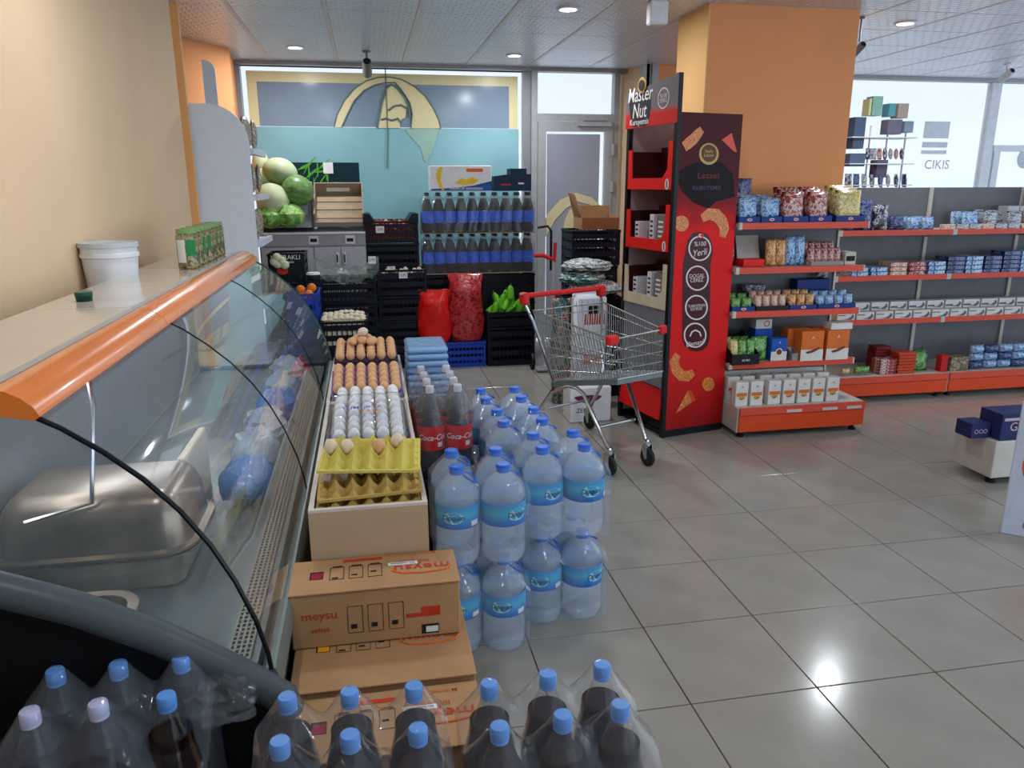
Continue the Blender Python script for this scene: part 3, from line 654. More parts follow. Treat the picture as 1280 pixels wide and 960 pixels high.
# ================================================================ egg bins and eggs
WOOD = mat('beige_chipboard', (186, 158, 126), .6, var=.06, scale=4); RIM = mat('whitewashed_bin_edge', (206, 196, 184), .5)
def bin_(x0, x1, y0, y1, h, label, fl):
    r = empty('wooden_bin', ((x0+x1)/2, (y0+y1)/2, 0), label, 'bin'); hx, hy, t = (x1-x0)/2, (y1-y0)/2, .014
    for nm, q in (('front_board', (-hx, hx, -hy, -hy+t)), ('back_board', (-hx, hx, hy-t, hy)), ('side_board', (-hx, -hx+t, -hy+t, hy-t)), ('side_board', (hx-t, hx, -hy+t, hy-t))):
        b = MB(); b.box(*q, 0, h-.008, WOOD); b.box(*q, h-.008, h, RIM); b.build(nm, r)
    b = MB(); b.box(-hx+t, hx-t, -hy+t, hy-t, fl-.012, fl, WOOD); b.build('inner_shelf', r); return r
bin_(-.197, .128, 1.98, 3.05, .78, 'long beige chipboard bin holding the yellow and white egg trays', .62)
bin_(-.200, .132, 3.055, 3.90, .78, 'second beige bin behind, holding the brown egg trays', .68)
def tray(nx, ny, m, label, loc, rot, pitch=.047, thing=True):
    """egg tray: a waffled sheet with cups between pointed posts"""
    W, L = nx*pitch, ny*pitch; k = 4
    def f(u, v):
        x = (u-.5)*W; y = (v-.5)*L; a = u*nx; c = v*ny
        z = .022-.020*(math.sin(PI*a)**2*math.sin(PI*c)**2)*1.4+.034*((math.cos(2*PI*a)+1)/2*(math.cos(2*PI*c)+1)/2)**1.5
        if min(u, 1-u, v, 1-v) < 1e-6: z = .018
        return (x, y, z)
    b = MB(); b.grid(f, nx*k, ny*k, m)
    # skirt for thickness
    b.grid(lambda u, v: (lambda p: (p[0], p[1], p[2]-.005))(f(u, v)), nx*k, ny*k, m)
    for s in (-1, 1): b.box(-W/2-.004, W/2+.004, s*(L/2+.002)-.004, s*(L/2+.002)+.004, .010, .018, m); b.box(s*(W/2+.002)-.004, s*(W/2+.002)+.004, -L/2, L/2, .010, .018, m)
    o = b.build('egg_tray', smooth=True, loc=loc, rot=rot, fixn=False); tag(o, label, 'egg tray'); return o
YEL = mat('yellow_moulded_pulp', (208, 192, 96), .85, bump=.3, bscale=50); YELB = mat('brown_yellow_pulp', (184, 154, 84), .85, bump=.3, bscale=50)
PUR = mat('purple_moulded_pulp', (112, 96, 150), .85, bump=.3, bscale=50); BLU = mat('dark_blue_pulp', (56, 62, 118), .85, bump=.3, bscale=50); GRP = mat('grey_pulp', (150, 140, 126), .85, bump=.3, bscale=50); DKP = mat('dark_purple_pulp', (58, 42, 62), .85)
EGW = mat('white_eggshell', (226, 226, 228), .45, var=.02); EGB = mat('light_brown_eggshell', (214, 166, 122), .5, var=.06, scale=12)
EGC = mat('cream_eggshell', (222, 200, 178), .5, var=.04, scale=12)
eggme = {}
def egg(loc, m, label, group, rot=(0, 0, 0), s=1):
    if m.name not in eggme:
        b = MB(); b.ell((0, 0, 0), (.0215, .0215, .028), m, 14, 9, f=lambda d: 1-.06*max(0, d.z)); o = b.build('egg', smooth=True); eggme[m.name] = o.data
    else: o = bpy.data.objects.new('egg', eggme[m.name]); COL.objects.link(o)
    o.location = loc; o.rotation_euler = rot; o.scale = (s, s, s); tag(o, label, 'egg', group); return o
def eggs_on(tr, nx, ny, m, desc, group, skip=(), pitch=.047, up=.040, gx=1):
    M = Matrix.Translation(tr.location) @ tr.rotation_euler.to_matrix().to_4x4()
    for j in range(ny):
        for i in range(nx):
            if (i, j) in skip: continue
            p = M @ Vector(((i+.5-nx/2)*pitch, (j+.5-ny/2)*pitch, up+random.uniform(-.002, .002)))
            egg(p, m, f'{desc} egg, {ORD[j]} row from the front, {ORD[i]} from the left', group, rot=(tr.rotation_euler[0]+random.uniform(-.15, .15), tr.rotation_euler[1]+random.uniform(-.15, .15), 0))
rad = math.radians
# front bin: pile of trays, topmost yellow with four eggs
tray(6, 5, GRP, 'grey egg tray lowest in the front of the bin', (-.035, 2.14, .64), (0, 0, 0)); tray(6, 5, GRP, 'grey egg tray second from the bottom in the front of the bin', (-.035, 2.14, .68), (0, 0, 0))
tray(6, 5, GRP, 'grey egg tray whose posts rise just over the front of the bin', (-.035, 2.135, .725), (rad(1), 0, 0)); tray(6, 5, YELB, 'brownish tray just below the half-hidden cream eggs', (-.032, 2.135, .755), (rad(1), rad(-1), 0))
ty = tray(6, 5, YELB, 'brownish yellow egg tray tilted below the bright yellow one', (-.030, 2.145, .782), (rad(2), rad(-2), rad(1)))
eggs_on(ty, 6, 1, EGC, 'half-hidden cream', 'eggs peeping out under the yellow tray', skip={(2, 0), (3, 0), (5, 0)}, up=.034)
t1 = tray(6, 5, YEL, 'bright yellow egg tray lying tilted on top with four eggs', (-.022, 2.185, .842), (rad(3), rad(2), rad(-4)), pitch=.0465)
M1 = Matrix.Translation(t1.location) @ t1.rotation_euler.to_matrix().to_4x4()
for (i, j, m, lab) in ((0, 2, EGC, 'cream egg leftmost of the four in the bright yellow tray'), (1, 2, EGC, 'cream egg second from left in the bright yellow tray'), (3, 2, EGB, 'small brown egg third from left in the bright yellow tray'), (4, 3, EGC, 'cream egg rightmost of the four in the bright yellow tray')):
    egg(M1 @ Vector(((i-2.5)*.0465+(.006 if i == 4 else 0), (j-2)*.047, .040)), m, lab, 'four eggs left in the yellow tray', s=.95)
tray(6, 5, BLU, 'dark blue egg tray under the white eggs, upper one', (-.035, 2.56, .745), (rad(3), 0, 0)); tray(6, 5, BLU, 'dark blue egg tray under the white eggs, lower one', (-.035, 2.55, .69), (0, 0, 0))
tray(6, 5, PUR, 'purple egg tray at the bottom behind the yellow ones', (-.035, 2.55, .64), (0, 0, 0)); 
tw = tray(5, 6, GRP, 'grey tray holding the film-wrapped white eggs', (-.030, 2.62, .80), (rad(11), 0, 0), pitch=.0485)
eggs_on(tw, 5, 6, EGW, 'film-wrapped white', 'white eggs under film', pitch=.0485, up=.042)
# film over the white eggs
Mw = Matrix.Translation(tw.location) @ tw.rotation_euler.to_matrix().to_4x4()
b = MB()
def ff(u, v):
    x = (u-.5)*.29; y = (v-.5)*.335; e = min(u, 1-u, v, 1-v)
    z = .078-.004*abs(math.sin(PI*u*5))-.003*abs(math.sin(PI*v*6)) - (0 if e > .08 else (.08-e)*.8)
    return Mw @ Vector((x, y, z)) - Vector((0, 2.62, .8))
b.grid(ff, 30, 30, FILM); fo = b.build('egg_film', smooth=True, loc=(0, 2.62, .8)); tag(fo, 'clear crinkled film stretched over the tray of white eggs', 'plastic wrap')
lettering(fo, 'YUMURTA', (-.05, -.02, .085), (1, 0, 0), (0, .98, .19), .03, mat('blue_film_ink', (70, 90, 170), .5)); lettering(fo, 'TAZE', (-.02, -.055, .082), (1, 0, 0), (0, .98, .19), .028, INKO)
tray(6, 5, GRP, 'grey tray behind the white eggs in the first bin', (-.03, 2.90, .70), (0, 0, 0))
tx = tray(5, 3, GRP, 'short grey tray of white eggs reaching the end of the first bin', (-.03, 2.90, .80), (rad(6), 0, 0), pitch=.0485)
eggs_on(tx, 5, 3, EGW, 'short tray white', 'white eggs at the end of the first bin', pitch=.0485)
# second bin: purple trays with brown eggs
ta = tray(6, 5, PUR, 'lower purple tray of brown eggs at the front of the second bin', (-.035, 3.19, .745), (rad(6), 0, 0), pitch=.0475)
eggs_on(ta, 6, 1, EGB, 'lower purple tray brown', 'brown eggs of the lower purple tray', pitch=.0475)
tb = tray(6, 5, PUR, 'upper purple tray with five full rows of brown eggs', (-.033, 3.22, .80), (rad(12), 0, 0), pitch=.0475)
eggs_on(tb, 6, 5, EGB, 'upper purple tray brown', 'brown eggs of the upper purple tray', pitch=.0475)
tc = tray(6, 5, DKP, 'dark purple tray carrying the rearmost heap of brown eggs', (-.035, 3.62, .84), (rad(6), 0, 0), pitch=.047)
tray(6, 5, PUR, 'purple tray under the rearmost heap of brown eggs', (-.035, 3.62, .80), (rad(6), 0, 0))
b = MB(); b.box(-.17, .10, 3.46, 3.76, .69, .80, PUR); tag(b.build('egg_tray_stack', smooth=False), 'stack of nested purple trays filling the back of the second bin', 'egg tray', kind='stuff')
eggs_on(tc, 6, 5, EGB, 'rearmost tray brown', 'brown eggs of the rearmost tray')
Mc = Matrix.Translation(tc.location) @ tc.rotation_euler.to_matrix().to_4x4()
for k, (x, y) in enumerate(((-.06, .0), (-.015, .01), (.03, .0), (-.04, .045), (.01, .05))): egg(Mc @ Vector((x, y, .078)), EGB, f'brown egg lying on the rearmost heap, {ORD[k]} from the left', 'eggs on top of the rear heap', rot=(1.3, 0, k))
egg(Mc @ Vector((-.01, .03, .115)), EGC, 'single cream egg crowning the rearmost heap', 'eggs on top of the rear heap', rot=(1.2, 0, 1))

# ================================================================ five litre water bottles
WATER = film_mat('water_in_clear_plastic', (218, 232, 250), .26, rough=.06, bump=.25, bscale=14, gloss=1.0, tint=(.96, .985, 1))
RIB = .0025
WLAB = grad_mat('blue_teal_water_label', 2, [(.14, (20, 70, 160)), (.165, (36, 120, 196)), (.20, (70, 176, 206)), (.225, (60, 150, 210))], .3, noise=.02)
WTX = mat('navy_label_ink', (20, 40, 110), .5); WOV = mat('pale_teal_oval', (160, 216, 220), .4)
def wrap(b, s, size, m, R, zc, a0, shear=.2):
    v, f = text2d(s, size, shear, .01); b.add([(R*math.cos(a0+x/R), R*math.sin(a0+x/R), zc+y) for x, y in v], f, m)
def water_bottle():
    r = empty('water_bottle', (0, 0, 0), 'x', 'bottle'); R = .079
    pr = [(0, .008), (.045, .008), (.060, .0), (.072, .004), (R, .024), (R, .05)]
    for k in range(4): pr += [(R-.003, .056+.022*k), (R, .066+.022*k)]
    pr += [(R-.002, .14), (R-.002, .225), (R, .232), (R-.002, .245), (R*.93, .262), (R*.74, .285), (R*.5, .305), (.026, .318), (.022, .324), (.022, .33)]
    b = MB(); b.lathe(pr, WATER, 24, cap=False); b.add([(0, 0, .33)]+[(.022*math.cos(2*PI*k/12), .022*math.sin(2*PI*k/12), .33) for k in range(12)], [(0, 1+k, 1+(k+1) % 12) for k in range(12)], WATER); b.build('bottle_body', r, True)
    b = MB(); b.lathe([(.0245, .318), (.0255, .322), (.0250, .342), (.023, .346), (0, .346)], CAPB2, 20); b.build('cap', r, True)
    b = MB(); b.lathe([(R+.0008, .142), (R+.0008, .223)], WLAB, 28, cap=False); lb = b.build('label_sleeve', r, True)
    b = MB(); a0 = -PI/2; 
    b.add([((R+.0016)*math.cos(a0+.036*math.cos(t)/R), (R+.0016)*math.sin(a0+.036*math.cos(t)/R), .184+.022*math.sin(t)) for t in [2*PI*k/20 for k in range(20)]], [tuple(range(20))], WOV)
    b.build('label_oval', lb, fixn=False)
    b = MB(); wrap(b, 'Doqum', .026, WTX, R+.0024, .184, a0); b.build('lettering', lb, fixn=False)
    b = MB(); b.add([((R+.0016)*math.cos(t), (R+.0016)*math.sin(t), z) for z in (.148, .166) for t in (-.75, -.55, -.35)], [(0, 1, 4, 3), (1, 2, 5, 4)], PAPER); b.build('barcode', lb, fixn=False)
    b = MB(); z = .318; b.tube([(.024, -.012, z), (.045, -.026, z-.008), (.062, -.02, z-.022), (.066, 0, z-.028), (.062, .02, z-.022), (.045, .026, z-.008), (.024, .012, z)], .003, CAPB2, 6); b.build('handle', r, True)
    return r
WB = water_bottle(); wf = [True]
wpos = []
gridw = [('nearest left', [(.262, 2.46), (.424, 2.45), (.262, 2.625), (.424, 2.615)]), ('right', [(.598, 2.60), (.760, 2.60), (.598, 2.765), (.760, 2.765)]),
         ('third', [(.512, 2.94), (.674, 2.94), (.512, 3.105), (.674, 3.105)]), ('rearmost', [(.492, 3.29), (.656, 3.29), (.492, 3.455), (.656, 3.455)])]
pos4 = ['front left', 'front right', 'back left', 'back right']
for lay, z in ((1, .352), (0, 0)):
    for n, caps in gridw:
        if lay == 0 and n in ('x',): continue
        cc = []
        for q, (x, y) in enumerate(caps):
            put_bottle(WB, x, y, z, f"{pos4[q]} five litre water bottle of the {n} pack, {'upper' if lay else 'lower'} layer", 'five litre water bottles in shrink packs', wf, rz=random.choice((-.3, .1, .35, .5))); cc.append((x, y))
        film_over('shrink_wrap', cc, z+.002, z+.346, .083, z+.235, FILMW, f"bluish shrink wrap over the {n} water pack, {'upper' if lay else 'lower'} layer", slope=.85)

# ================================================================ cola bottles with red labels, blue packs
RLAB = mat('red_bottle_label', (206, 40, 40), .4, var=.03)
CB = cola_bottle('red_label_cola_bottle', .36, .056, mat('clear_white_cap', (196, 198, 204), .3), .20, RLAB)
lb = [c for c in CB.children if c.name.startswith('label')][0]
b = MB(); wrap(b, 'Coca-Cola', .033, PAPER, .0582, .148, -PI/2+.1, .3); b.build('lettering', lb, fixn=False)
b = MB(); b.add([(.0578*math.cos(t), .0578*math.sin(t), z) for z in (.106, .126) for t in (-1.15, -.95, -.75)], [(0, 1, 4, 3), (1, 2, 5, 4)], PAPER); b.build('barcode', lb, fixn=False)
cf = [True]; cc = []
for j in range(4):
    for i, x in enumerate((.222, .338)):
        y = 3.06+.118*j; put_bottle(CB, x-.004*j, y, .47, f"{'left' if i == 0 else 'right'} red-labelled cola bottle in the {ORD[j]} row beside the egg bins", 'red-labelled cola bottles', cf); cc.append((x-.004*j, y))
film_over('shrink_wrap', cc[:4], .472, .83, .060, .60, FILM, 'clear shrink wrap over the front red-labelled cola pack', slope=1.2)
film_over('shrink_wrap', cc[4:], .472, .83, .060, .60, FILM, 'clear shrink wrap over the rear red-labelled cola pack', slope=1.2)
BLC = mat('navy_plastic', (26, 34, 60), .45)
def crate(x0, x1, y0, y1, z0, z1, m, label, name='plastic_crate', group=None, fill=None, rows=3, mesh=True, rot=None):
    """open-topped slatted produce crate with corner posts"""
    r = empty(name, ((x0+x1)/2, (y0+y1)/2, z0), label, 'crate', group); hx, hy, h = (x1-x0)/2, (y1-y0)/2, z1-z0; t = .008
    b = MB()
    b.box(-hx+t, hx-t, -hy+t, hy-t, .002, .01, m)
    for s in (-1, 1):
        for q in (-1, 1): b.box(min(s*hx, s*(hx-.022)), max(s*hx, s*(hx-.022)), min(q*hy, q*(hy-.022)), max(q*hy, q*(hy-.022)), 0, h, m)
    for k in range(rows):
        za = h*(k)/rows+.004; zb = za+h/rows*.55
        for s in (-1, 1):
            b.box(-hx+.02, hx-.02, s*(hy-t/2)-t/2, s*(hy-t/2)+t/2, za, zb, m); b.box(s*(hx-t/2)-t/2, s*(hx-t/2)+t/2, -hy+.02, hy-.02, za, zb, m)
    nx = max(4, int(2*hx/.035)); ny = max(4, int(2*hy/.035))
    for s in (-1, 1):
        for k in range(1, nx): x = -hx+2*hx*k/nx; b.box(x-.004, x+.004, s*(hy-t/2)-t/2+.001, s*(hy-t/2)+t/2-.001, .01, h-.01, m)
        for k in range(1, ny): y = -hy+2*hy*k/ny; b.box(s*(hx-t/2)-t/2+.001, s*(hx-t/2)+t/2-.001, y-.004, y+.004, .01, h-.01, m)
    b.build('slatted_body', r)
    b = MB()
    for s in (-1, 1): b.box(-hx-.004, hx+.004, s*hy-.006, s*hy+.006, h-.018, h, m); b.box(s*hx-.006, s*hx+.006, -hy, hy, h-.018, h, m)
    b.build('rim', r); return r
crate(.165, .40, 3.0, 3.24, 0, .235, BLC, 'navy crate on the floor under the front red-labelled cola bottles'); crate(.165, .40, 3.0, 3.24, .237, .468, BLC, 'upper navy crate under the front red-labelled cola bottles')
crate(.15, .39, 3.245, 3.50, 0, .235, BLC, 'navy crate on the floor under the rear red-labelled cola bottles'); crate(.15, .39, 3.245, 3.50, .237, .468, BLC, 'upper navy crate under the rear red-labelled cola bottles')
BPK = film_mat('blue_film_pack', (150, 192, 236), .72, rough=.2, bump=.6, bscale=20, gloss=.8)
b = MB(); b.box(.155, .37, 3.63, 3.95, 0, .56, CARD); tag(b.build('cardboard_box'), 'plain carton standing under the blue stacked packs', 'box')
bp = None
for k in range(9):
    b = MB(); x0, x1 = .158, .362
    b.bbox(x0, x1, 3.64+.004*(k % 3), 3.93, .563+.034*k, .563+.034*k+.030, BPK, .011); tag(b.build('blue_pack'), f'flat blue film-wrapped pack, {ORD[k]} from the bottom of the stack by the egg bin', 'pack', 'flat blue packs in a stack')

# ================================================================ left background: shelf units, produce
UW = mat('blue_white_end_panel', (226, 238, 252), .35, var=.02)
def end_unit(x0, x1, y0, y1, zt, rad_, label, shelves, right=True):
    r = empty('wall_shelf_unit', ((x0+x1)/2, y0, 0), label, 'shelf'); cx = (x0+x1)/2; hw = (x1-x0)/2
    pl = [(-hw, 0), (hw, 0)]+[(hw-rad_+rad_*math.cos(PI/2*k/10), zt-rad_+rad_*math.sin(PI/2*k/10)) for k in range(11)]+[(-hw, zt)]
    b = MB(); b.prism(pl, 0, .018, UW); b.build('end_panel', r)
    b = MB(); b.box(-hw, -hw+.02, .02, y1-y0, 0, zt, SHGREY); b.build('back_panel', r)
    for z in shelves:
        b = MB(); b.box(-hw+.02, hw-.01, .02, y1-y0, z-.02, z, WHITE); b.build('shelf_board', r)
        b = MB(); b.box(hw-.012, hw+.025, .0+.02, y1-y0, z-.032, z+.008, LAMW); b.build('price_rail', r)
    return r
end_unit(-1.145, -.765, 5.66, 6.35, 2.16, .25, 'white shelf unit with rounded end panel beside the left pillar', (.4, .8, 1.24, 1.56, 1.87))
end_unit(-1.145, -1.055, 6.0+.36, 6.44, 2.53, .08, 'taller narrow grey-white rounded panel behind the white shelf unit', ())
POU = print_mat('brown_cream_pouch', [(70, 60, 56), (190, 176, 150), (120, 100, 84), (214, 206, 196)], 30, .3, bump=.3)
def pouch(w, h, d, m, m2=None, foil=None, name='pouch'):
    """pillow bag, flat crimped ends, standing upright in x-z"""
    b = MB()
    def f(s):
        def g(u, v):
            bu = (math.sin(PI*min(1, max(0, u)))**.5); bv = max(0, math.sin(PI*v))**.45
            return ((u-.5)*w*(1-.06*bv), s*d/2*bu*bv+.0015*math.sin(23*u+5*v), v*h)
        return g
    nu, nv = 8, 8
    for s in (-1, 1):
        fn = f(s); k = len(b.v)
        for j in range(nv):
            for i in range(nu):
                mm = m
                if foil and (j == 0 or j == nv-1): mm = foil
                if m2 and 2 <= j <= 5 and 2 <= i <= 5 and s < 0: mm = m2
                b.add([fn((i+a)/nu, (j+c)/nv) for a, c in ((0, 0), (1, 0), (1, 1), (0, 1))], [(0, 1, 2, 3)], mm)
    me = bpy.data.meshes.new(name); bm = bmesh.new(); vs = [bm.verts.new(v) for v in b.v]
    for q, k in zip(b.f, b.m):
        fc = bm.faces.new([vs[i] for i in q]); fc.material_index = k; fc.smooth = True
    bmesh.ops.remove_doubles(bm, verts=bm.verts, dist=.0002); bmesh.ops.recalc_face_normals(bm, faces=bm.faces); bm.to_mesh(me); bm.free()
    for mm in b.mats: me.materials.append(mm)
    o = bpy.data.objects.new(name, me); COL.objects.link(o); return o
def put_mesh(o, loc, rz, label, cat, group=None, rx=0, used=set(), s=1):
    c = o if o.name not in used else bpy.data.objects.new(o.name.split('.')[0], o.data)
    if c is not o: COL.objects.link(c)
    used.add(o.name); c.location = loc; c.rotation_euler = (rx, 0, rz); c.scale = (s, s, s); return tag(c, label, cat, group)
pp = pouch(.13, .2, .05, POU)
lv = ['lower', 'middle', 'upper', 'top']
for q, z in enumerate((.82, 1.26, 1.58, 1.89)):
    for k in range(3): put_mesh(pp, (-.80+random.uniform(-.01, .02), 5.78+.17*k, z), PI/2+random.uniform(-.2, .2), f'brown and cream snack pouch, {ORD[k]} along the {lv[q]} board of the white shelf unit', 'pouch', 'brown pouches on the white shelf unit')
# produce cabinet by the window
GC = mat('grey_cabinet_laminate', (162, 160, 166), .45); GC2 = mat('light_grey_cabinet_front', (192, 192, 200), .4); WDP = mat('pale_crate_wood', (150, 134, 116), .65, var=.1, scale=9)
r = empty('produce_cabinet', (-.45, 7.35, 0), 'grey produce cabinet with sloping top and two doors under the window', 'cabinet')
b = MB(); b.box(-.50, .43, -.20, .25, 0, 1.10, GC); b.build('cabinet_body', r)
b = MB(); b.prism([(-.22, 1.10), (-.22, 1.215), (.25, 1.26), (.25, 1.10)], -.50, .43, GC, 'x'); b.build('sloping_top', r)
b = MB(); b.box(-.50, .43, -.235, -.22, 1.205, 1.222, WHITE); b.build('front_edge', r)
for x0, x1, hx in ((-.03, .20, .17), (.205, .42, .235)):
    b = MB(); b.bbox(x0, x1, -.212, -.201, .2, 1.09, GC2, .003); dd = b.build('door', r)
    b = MB(); b.bbox(hx-.012, hx+.012, -.226, -.213, .93, 1.04, WHITE, .004); b.bbox(hx-.006, hx+.006, -.229, -.226, .95, 1.02, BLACK, .001); b.build('handle', dd)
b = MB(); b.bbox(-.49, -.04, -.212, -.201, .2, 1.09, GC2, .003); b.build('door', r)
for x in (-.07, .25):
    b = MB(); b.box(x, x+.085, -.226, -.2205, 1.115, 1.19, PAPER); b.box(x+.012, x+.07, -.2275, -.226, 1.135, 1.165, INKK); b.build('price_tag', r)
# empty wooden crate tilted on the cabinet
r = empty('wooden_crate', (-.245, 7.2, 1.265), 'empty pale wooden crate tipped towards the shopper on the produce cabinet', 'crate')
r.rotation_euler = (rad(38), 0, 0)
b = MB(); b.box(-.22, .22, 0, .45, 0, .012, WDP); b.build('bottom_board', r)
for nm, q in (('end_board', (-.22, .22, .438, .45, .012, .14)), ('end_board', (-.22, .22, 0, .012, .012, .05)), ('side_board', (-.22, -.208, .012, .438, .012, .14)), ('side_board', (.208, .22, .012, .438, .012, .14))):
    b = MB(); b.box(*q, WDP); b.build(nm, r)
for y in (.13, .25, .36):
    b = MB(); b.box(-.205, .205, y-.035, y+.035, .013, .02, mat('lighter_crate_slat', (168, 144, 114), .65, var=.08)); b.build('slat', r)
b = MB(); b.box(-.11, .10, .432, .437, .05, .09, PAPER); b.build('paper_label', r)
# produce poster with peppers behind
NAVY = mat('dark_teal_poster', (16, 44, 54), .35); PEP = mat('green_pepper', (86, 160, 50), .3); TOM = mat('tomato_red', (200, 50, 34), .25)
p0, p1 = at(358, 203, y=7.62), at(450, 232, y=7.62)
r = empty('produce_poster', ((p0.x+p1.x)/2, 7.62, p1.z-.1), 'dark produce poster with green peppers and tomato behind the melons', 'poster'); hx = (p1.x-p0.x)/2
b = MB(); b.box(-hx, hx, 0, .012, 0, p0.z-p1.z+.1, NAVY); b.build('poster_sheet', r); H_ = p0.z-p1.z+.1
rr = random.Random(3)
b = MB()
for k in range(16):
    x, z, a = -hx*.15+rr.uniform(-.12, .13), H_*.65+rr.uniform(-.11, .11), rr.uniform(-.9, .9)
    v = [(x+math.cos(a+.9)*t*.08+math.sin(a)*w_, -.0015-.0002*k, z+math.sin(a+.9)*t*.08+math.cos(a)*w_) for t, w_ in ((-1, 0), (-.3, .012), (.6, .009), (1, 0), (.6, -.009), (-.3, -.012))]
    b.add(v, [(0, 1, 2, 3, 4, 5)], PEP)
b.build('printed_peppers', r, fixn=False)
b = MB(); b.add([(-hx*.72+.05*math.cos(t), -.002, H_*.5+.05*math.sin(t)) for t in [2*PI*k/16 for k in range(16)]], [tuple(range(16))], TOM); b.build('printed_tomato', r, fixn=False)
b = MB(); b.box(.0, .09, -.01, -.004, H_-.10, H_+.0, PAPER); b.build('paper_note', r)
b = MB(); b.box(-hx, hx, .013, .02, -.9, 0, GC); b.build('poster_leg', r)
# melons and cabbages, real fruit on the left of the cabinet
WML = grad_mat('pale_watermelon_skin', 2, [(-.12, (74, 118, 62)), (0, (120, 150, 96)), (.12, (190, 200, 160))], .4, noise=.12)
WMG = print_mat('green_watermelon_skin', [(84, 126, 66), (96, 138, 72), (118, 156, 88), (102, 146, 76)], 12, .4, stretch=(1, 1, 3)); WMW = mat('whitish_melon_skin', (198, 206, 164), .5, var=.2, scale=6)
CBG = print_mat('cabbage_leaf', [(92, 150, 60), (140, 190, 90), (170, 208, 120), (110, 170, 70)], 9, .5, bump=.6)
def fruit(u, v, y, rx, ry, rz, m, name, label, cat, rot=(0, 0, 0), gb=False):
    p = at(u, v, y=y); b = MB()
    f = None if not gb else (lambda d: 1+.05*math.sin(6*math.atan2(d.y, d.x)+3*d.z)+.04*math.sin(9*d.z))
    b.ell((0, 0, 0), (rx, ry, rz), m, 24, 16, f=f)
    o = b.build(name, smooth=True, loc=p, rot=rot); return tag(o, label, cat)
fruit(350, 216, 7.28, .155, .14, .13, WML, 'watermelon', 'pale green watermelon at the top of the pile left of the pepper poster', 'melon', (0, .3, 0))
fruit(371, 238, 7.22, .15, .14, .135, WMG, 'watermelon', 'dark green watermelon beside the tipped wooden crate', 'melon', (0, .2, 0))
fruit(341, 249, 7.16, .15, .13, .135, WMW, 'melon', 'whitish green melon in the middle of the pile', 'melon', (0, .5, 0))
fruit(331, 226, 7.30, .10, .10, .11, WML, 'watermelon', 'smaller pale watermelon at the left edge of the pile', 'melon')
fruit(363, 270, 7.12, .12, .12, .10, CBG, 'cabbage', 'bright green cabbage lowest right of the melon pile', 'cabbage', gb=True)
fruit(338, 271, 7.12, .11, .11, .10, CBG, 'cabbage', 'green cabbage lowest left of the melon pile', 'cabbage', gb=True)
fruit(326, 205, 7.45, .075, .08, .12, WMW, 'melon', 'narrow pale melon half hidden behind the white shelf unit', 'melon')
b = MB(); b.prism([(7.17, 1.262), (7.17, 1.268), (7.33, 1.50), (7.60, 1.66), (7.60, 1.262)], -.95, -.49, GC, 'x'); tag(b.build('produce_rack'), 'grey stepped rack carrying the melons and cabbages', 'rack')

# --- crates, all dark plastic unless said
def stack(x0, x1, y0, d, z, hs, descs, m=BLC, first_z=0):
    """crates piled from z up; returns top height"""
    out = []
    for h, dd in zip(hs, descs):
        out.append(crate(x0+random.uniform(-.006, .006), x1, y0+random.uniform(-.008, .008), y0+d, z, z+h, m if not isinstance(dd, tuple) else dd[1], dd if not isinstance(dd, tuple) else dd[0])); z += h+.002
    return out
DK = mat('near_black_crate_plastic', (20, 23, 34), .4); BLUC = mat('royal_blue_crate_plastic', (34, 66, 170), .4)
# column with printed crate
stack(-.80, -.51, 6.3, .4, 0, [.22, .22, .22, .24], ['black crate on the floor under the printed tomato crate', 'second black crate up under the printed tomato crate', 'third black crate up under the printed tomato crate', 'black crate of green herbs directly below the printed tomato crate'], DK)
r = crate(-.79, -.51, 6.34, 6.70, .91, 1.10, DK, 'black crate with a white-lettered printed panel and red tomatoes picture')
b = MB(); b.box(-.13, .13, -.205, -.186, .0, .20, DK); b.build('printed_panel', r)
lettering(r, 'MUSRAKLI', (0, -.206, .165), (1, 0, 0), (0, 0, 1), .05, PAPER); lettering(r, 'Domates', (.01, -.206, .13), (1, 0, 0), (0, 0, 1), .028, PAPER)
b = MB(); b.add([(-.03+.045*math.cos(t), -.2065, .06+.03*math.sin(t)) for t in [2*PI*k/14 for k in range(14)]], [tuple(range(14))], TOM); b.build('printed_tomato', r, fixn=False)
GRN = mat('green_leaves', (58, 112, 40), .5, var=.4, scale=30)
def leafheap(x0, x1, y0, y1, z, n, m, name, label, cat, l=.07, seed=1, h=.05):
    rnd = random.Random(seed); b = MB()
    for k in range(n):
        x, y = rnd.uniform(x0, x1), rnd.uniform(y0, y1); a = rnd.uniform(0, 2*PI); e = rnd.uniform(-.3, .9); ll = l*rnd.uniform(.6, 1.2); w_ = ll*.28; zz = z+rnd.uniform(0, h)
        dx, dy = math.cos(a), math.sin(a)
        P = [(0, 0, 0), (.5, 1, .06), (1, 0, 0), (.5, -1, .06)]
        b.add([(x+dx*ll*t-dy*w_*s, y+dy*ll*t+dx*w_*s, zz+t*ll*math.sin(e)+q*ll) for t, s, q in P]+[(x+dx*ll*.5, y+dy*ll*.5, zz+.5*ll*math.sin(e)-.005)], [(0, 1, 4), (1, 2, 4), (2, 3, 4), (3, 0, 4)], m)
    o = b.build(name, fixn=False); return tag(o, label, cat, kind='stuff')
leafheap(-.77, -.54, 6.33, 6.5, .86, 90, GRN, 'herb_leaves', 'green herb leaves showing over the crate below the printed one', 'herbs')
for k in range(5): fruit(*[(346, 322), (352, 326), (347, 330), (356, 331), (343, 327)][k], 6.28, .035, .035, .035, WMW, 'quince', f'pale yellow-green fruit, {ORD[k]} in the cluster left of the printed crate', 'fruit')
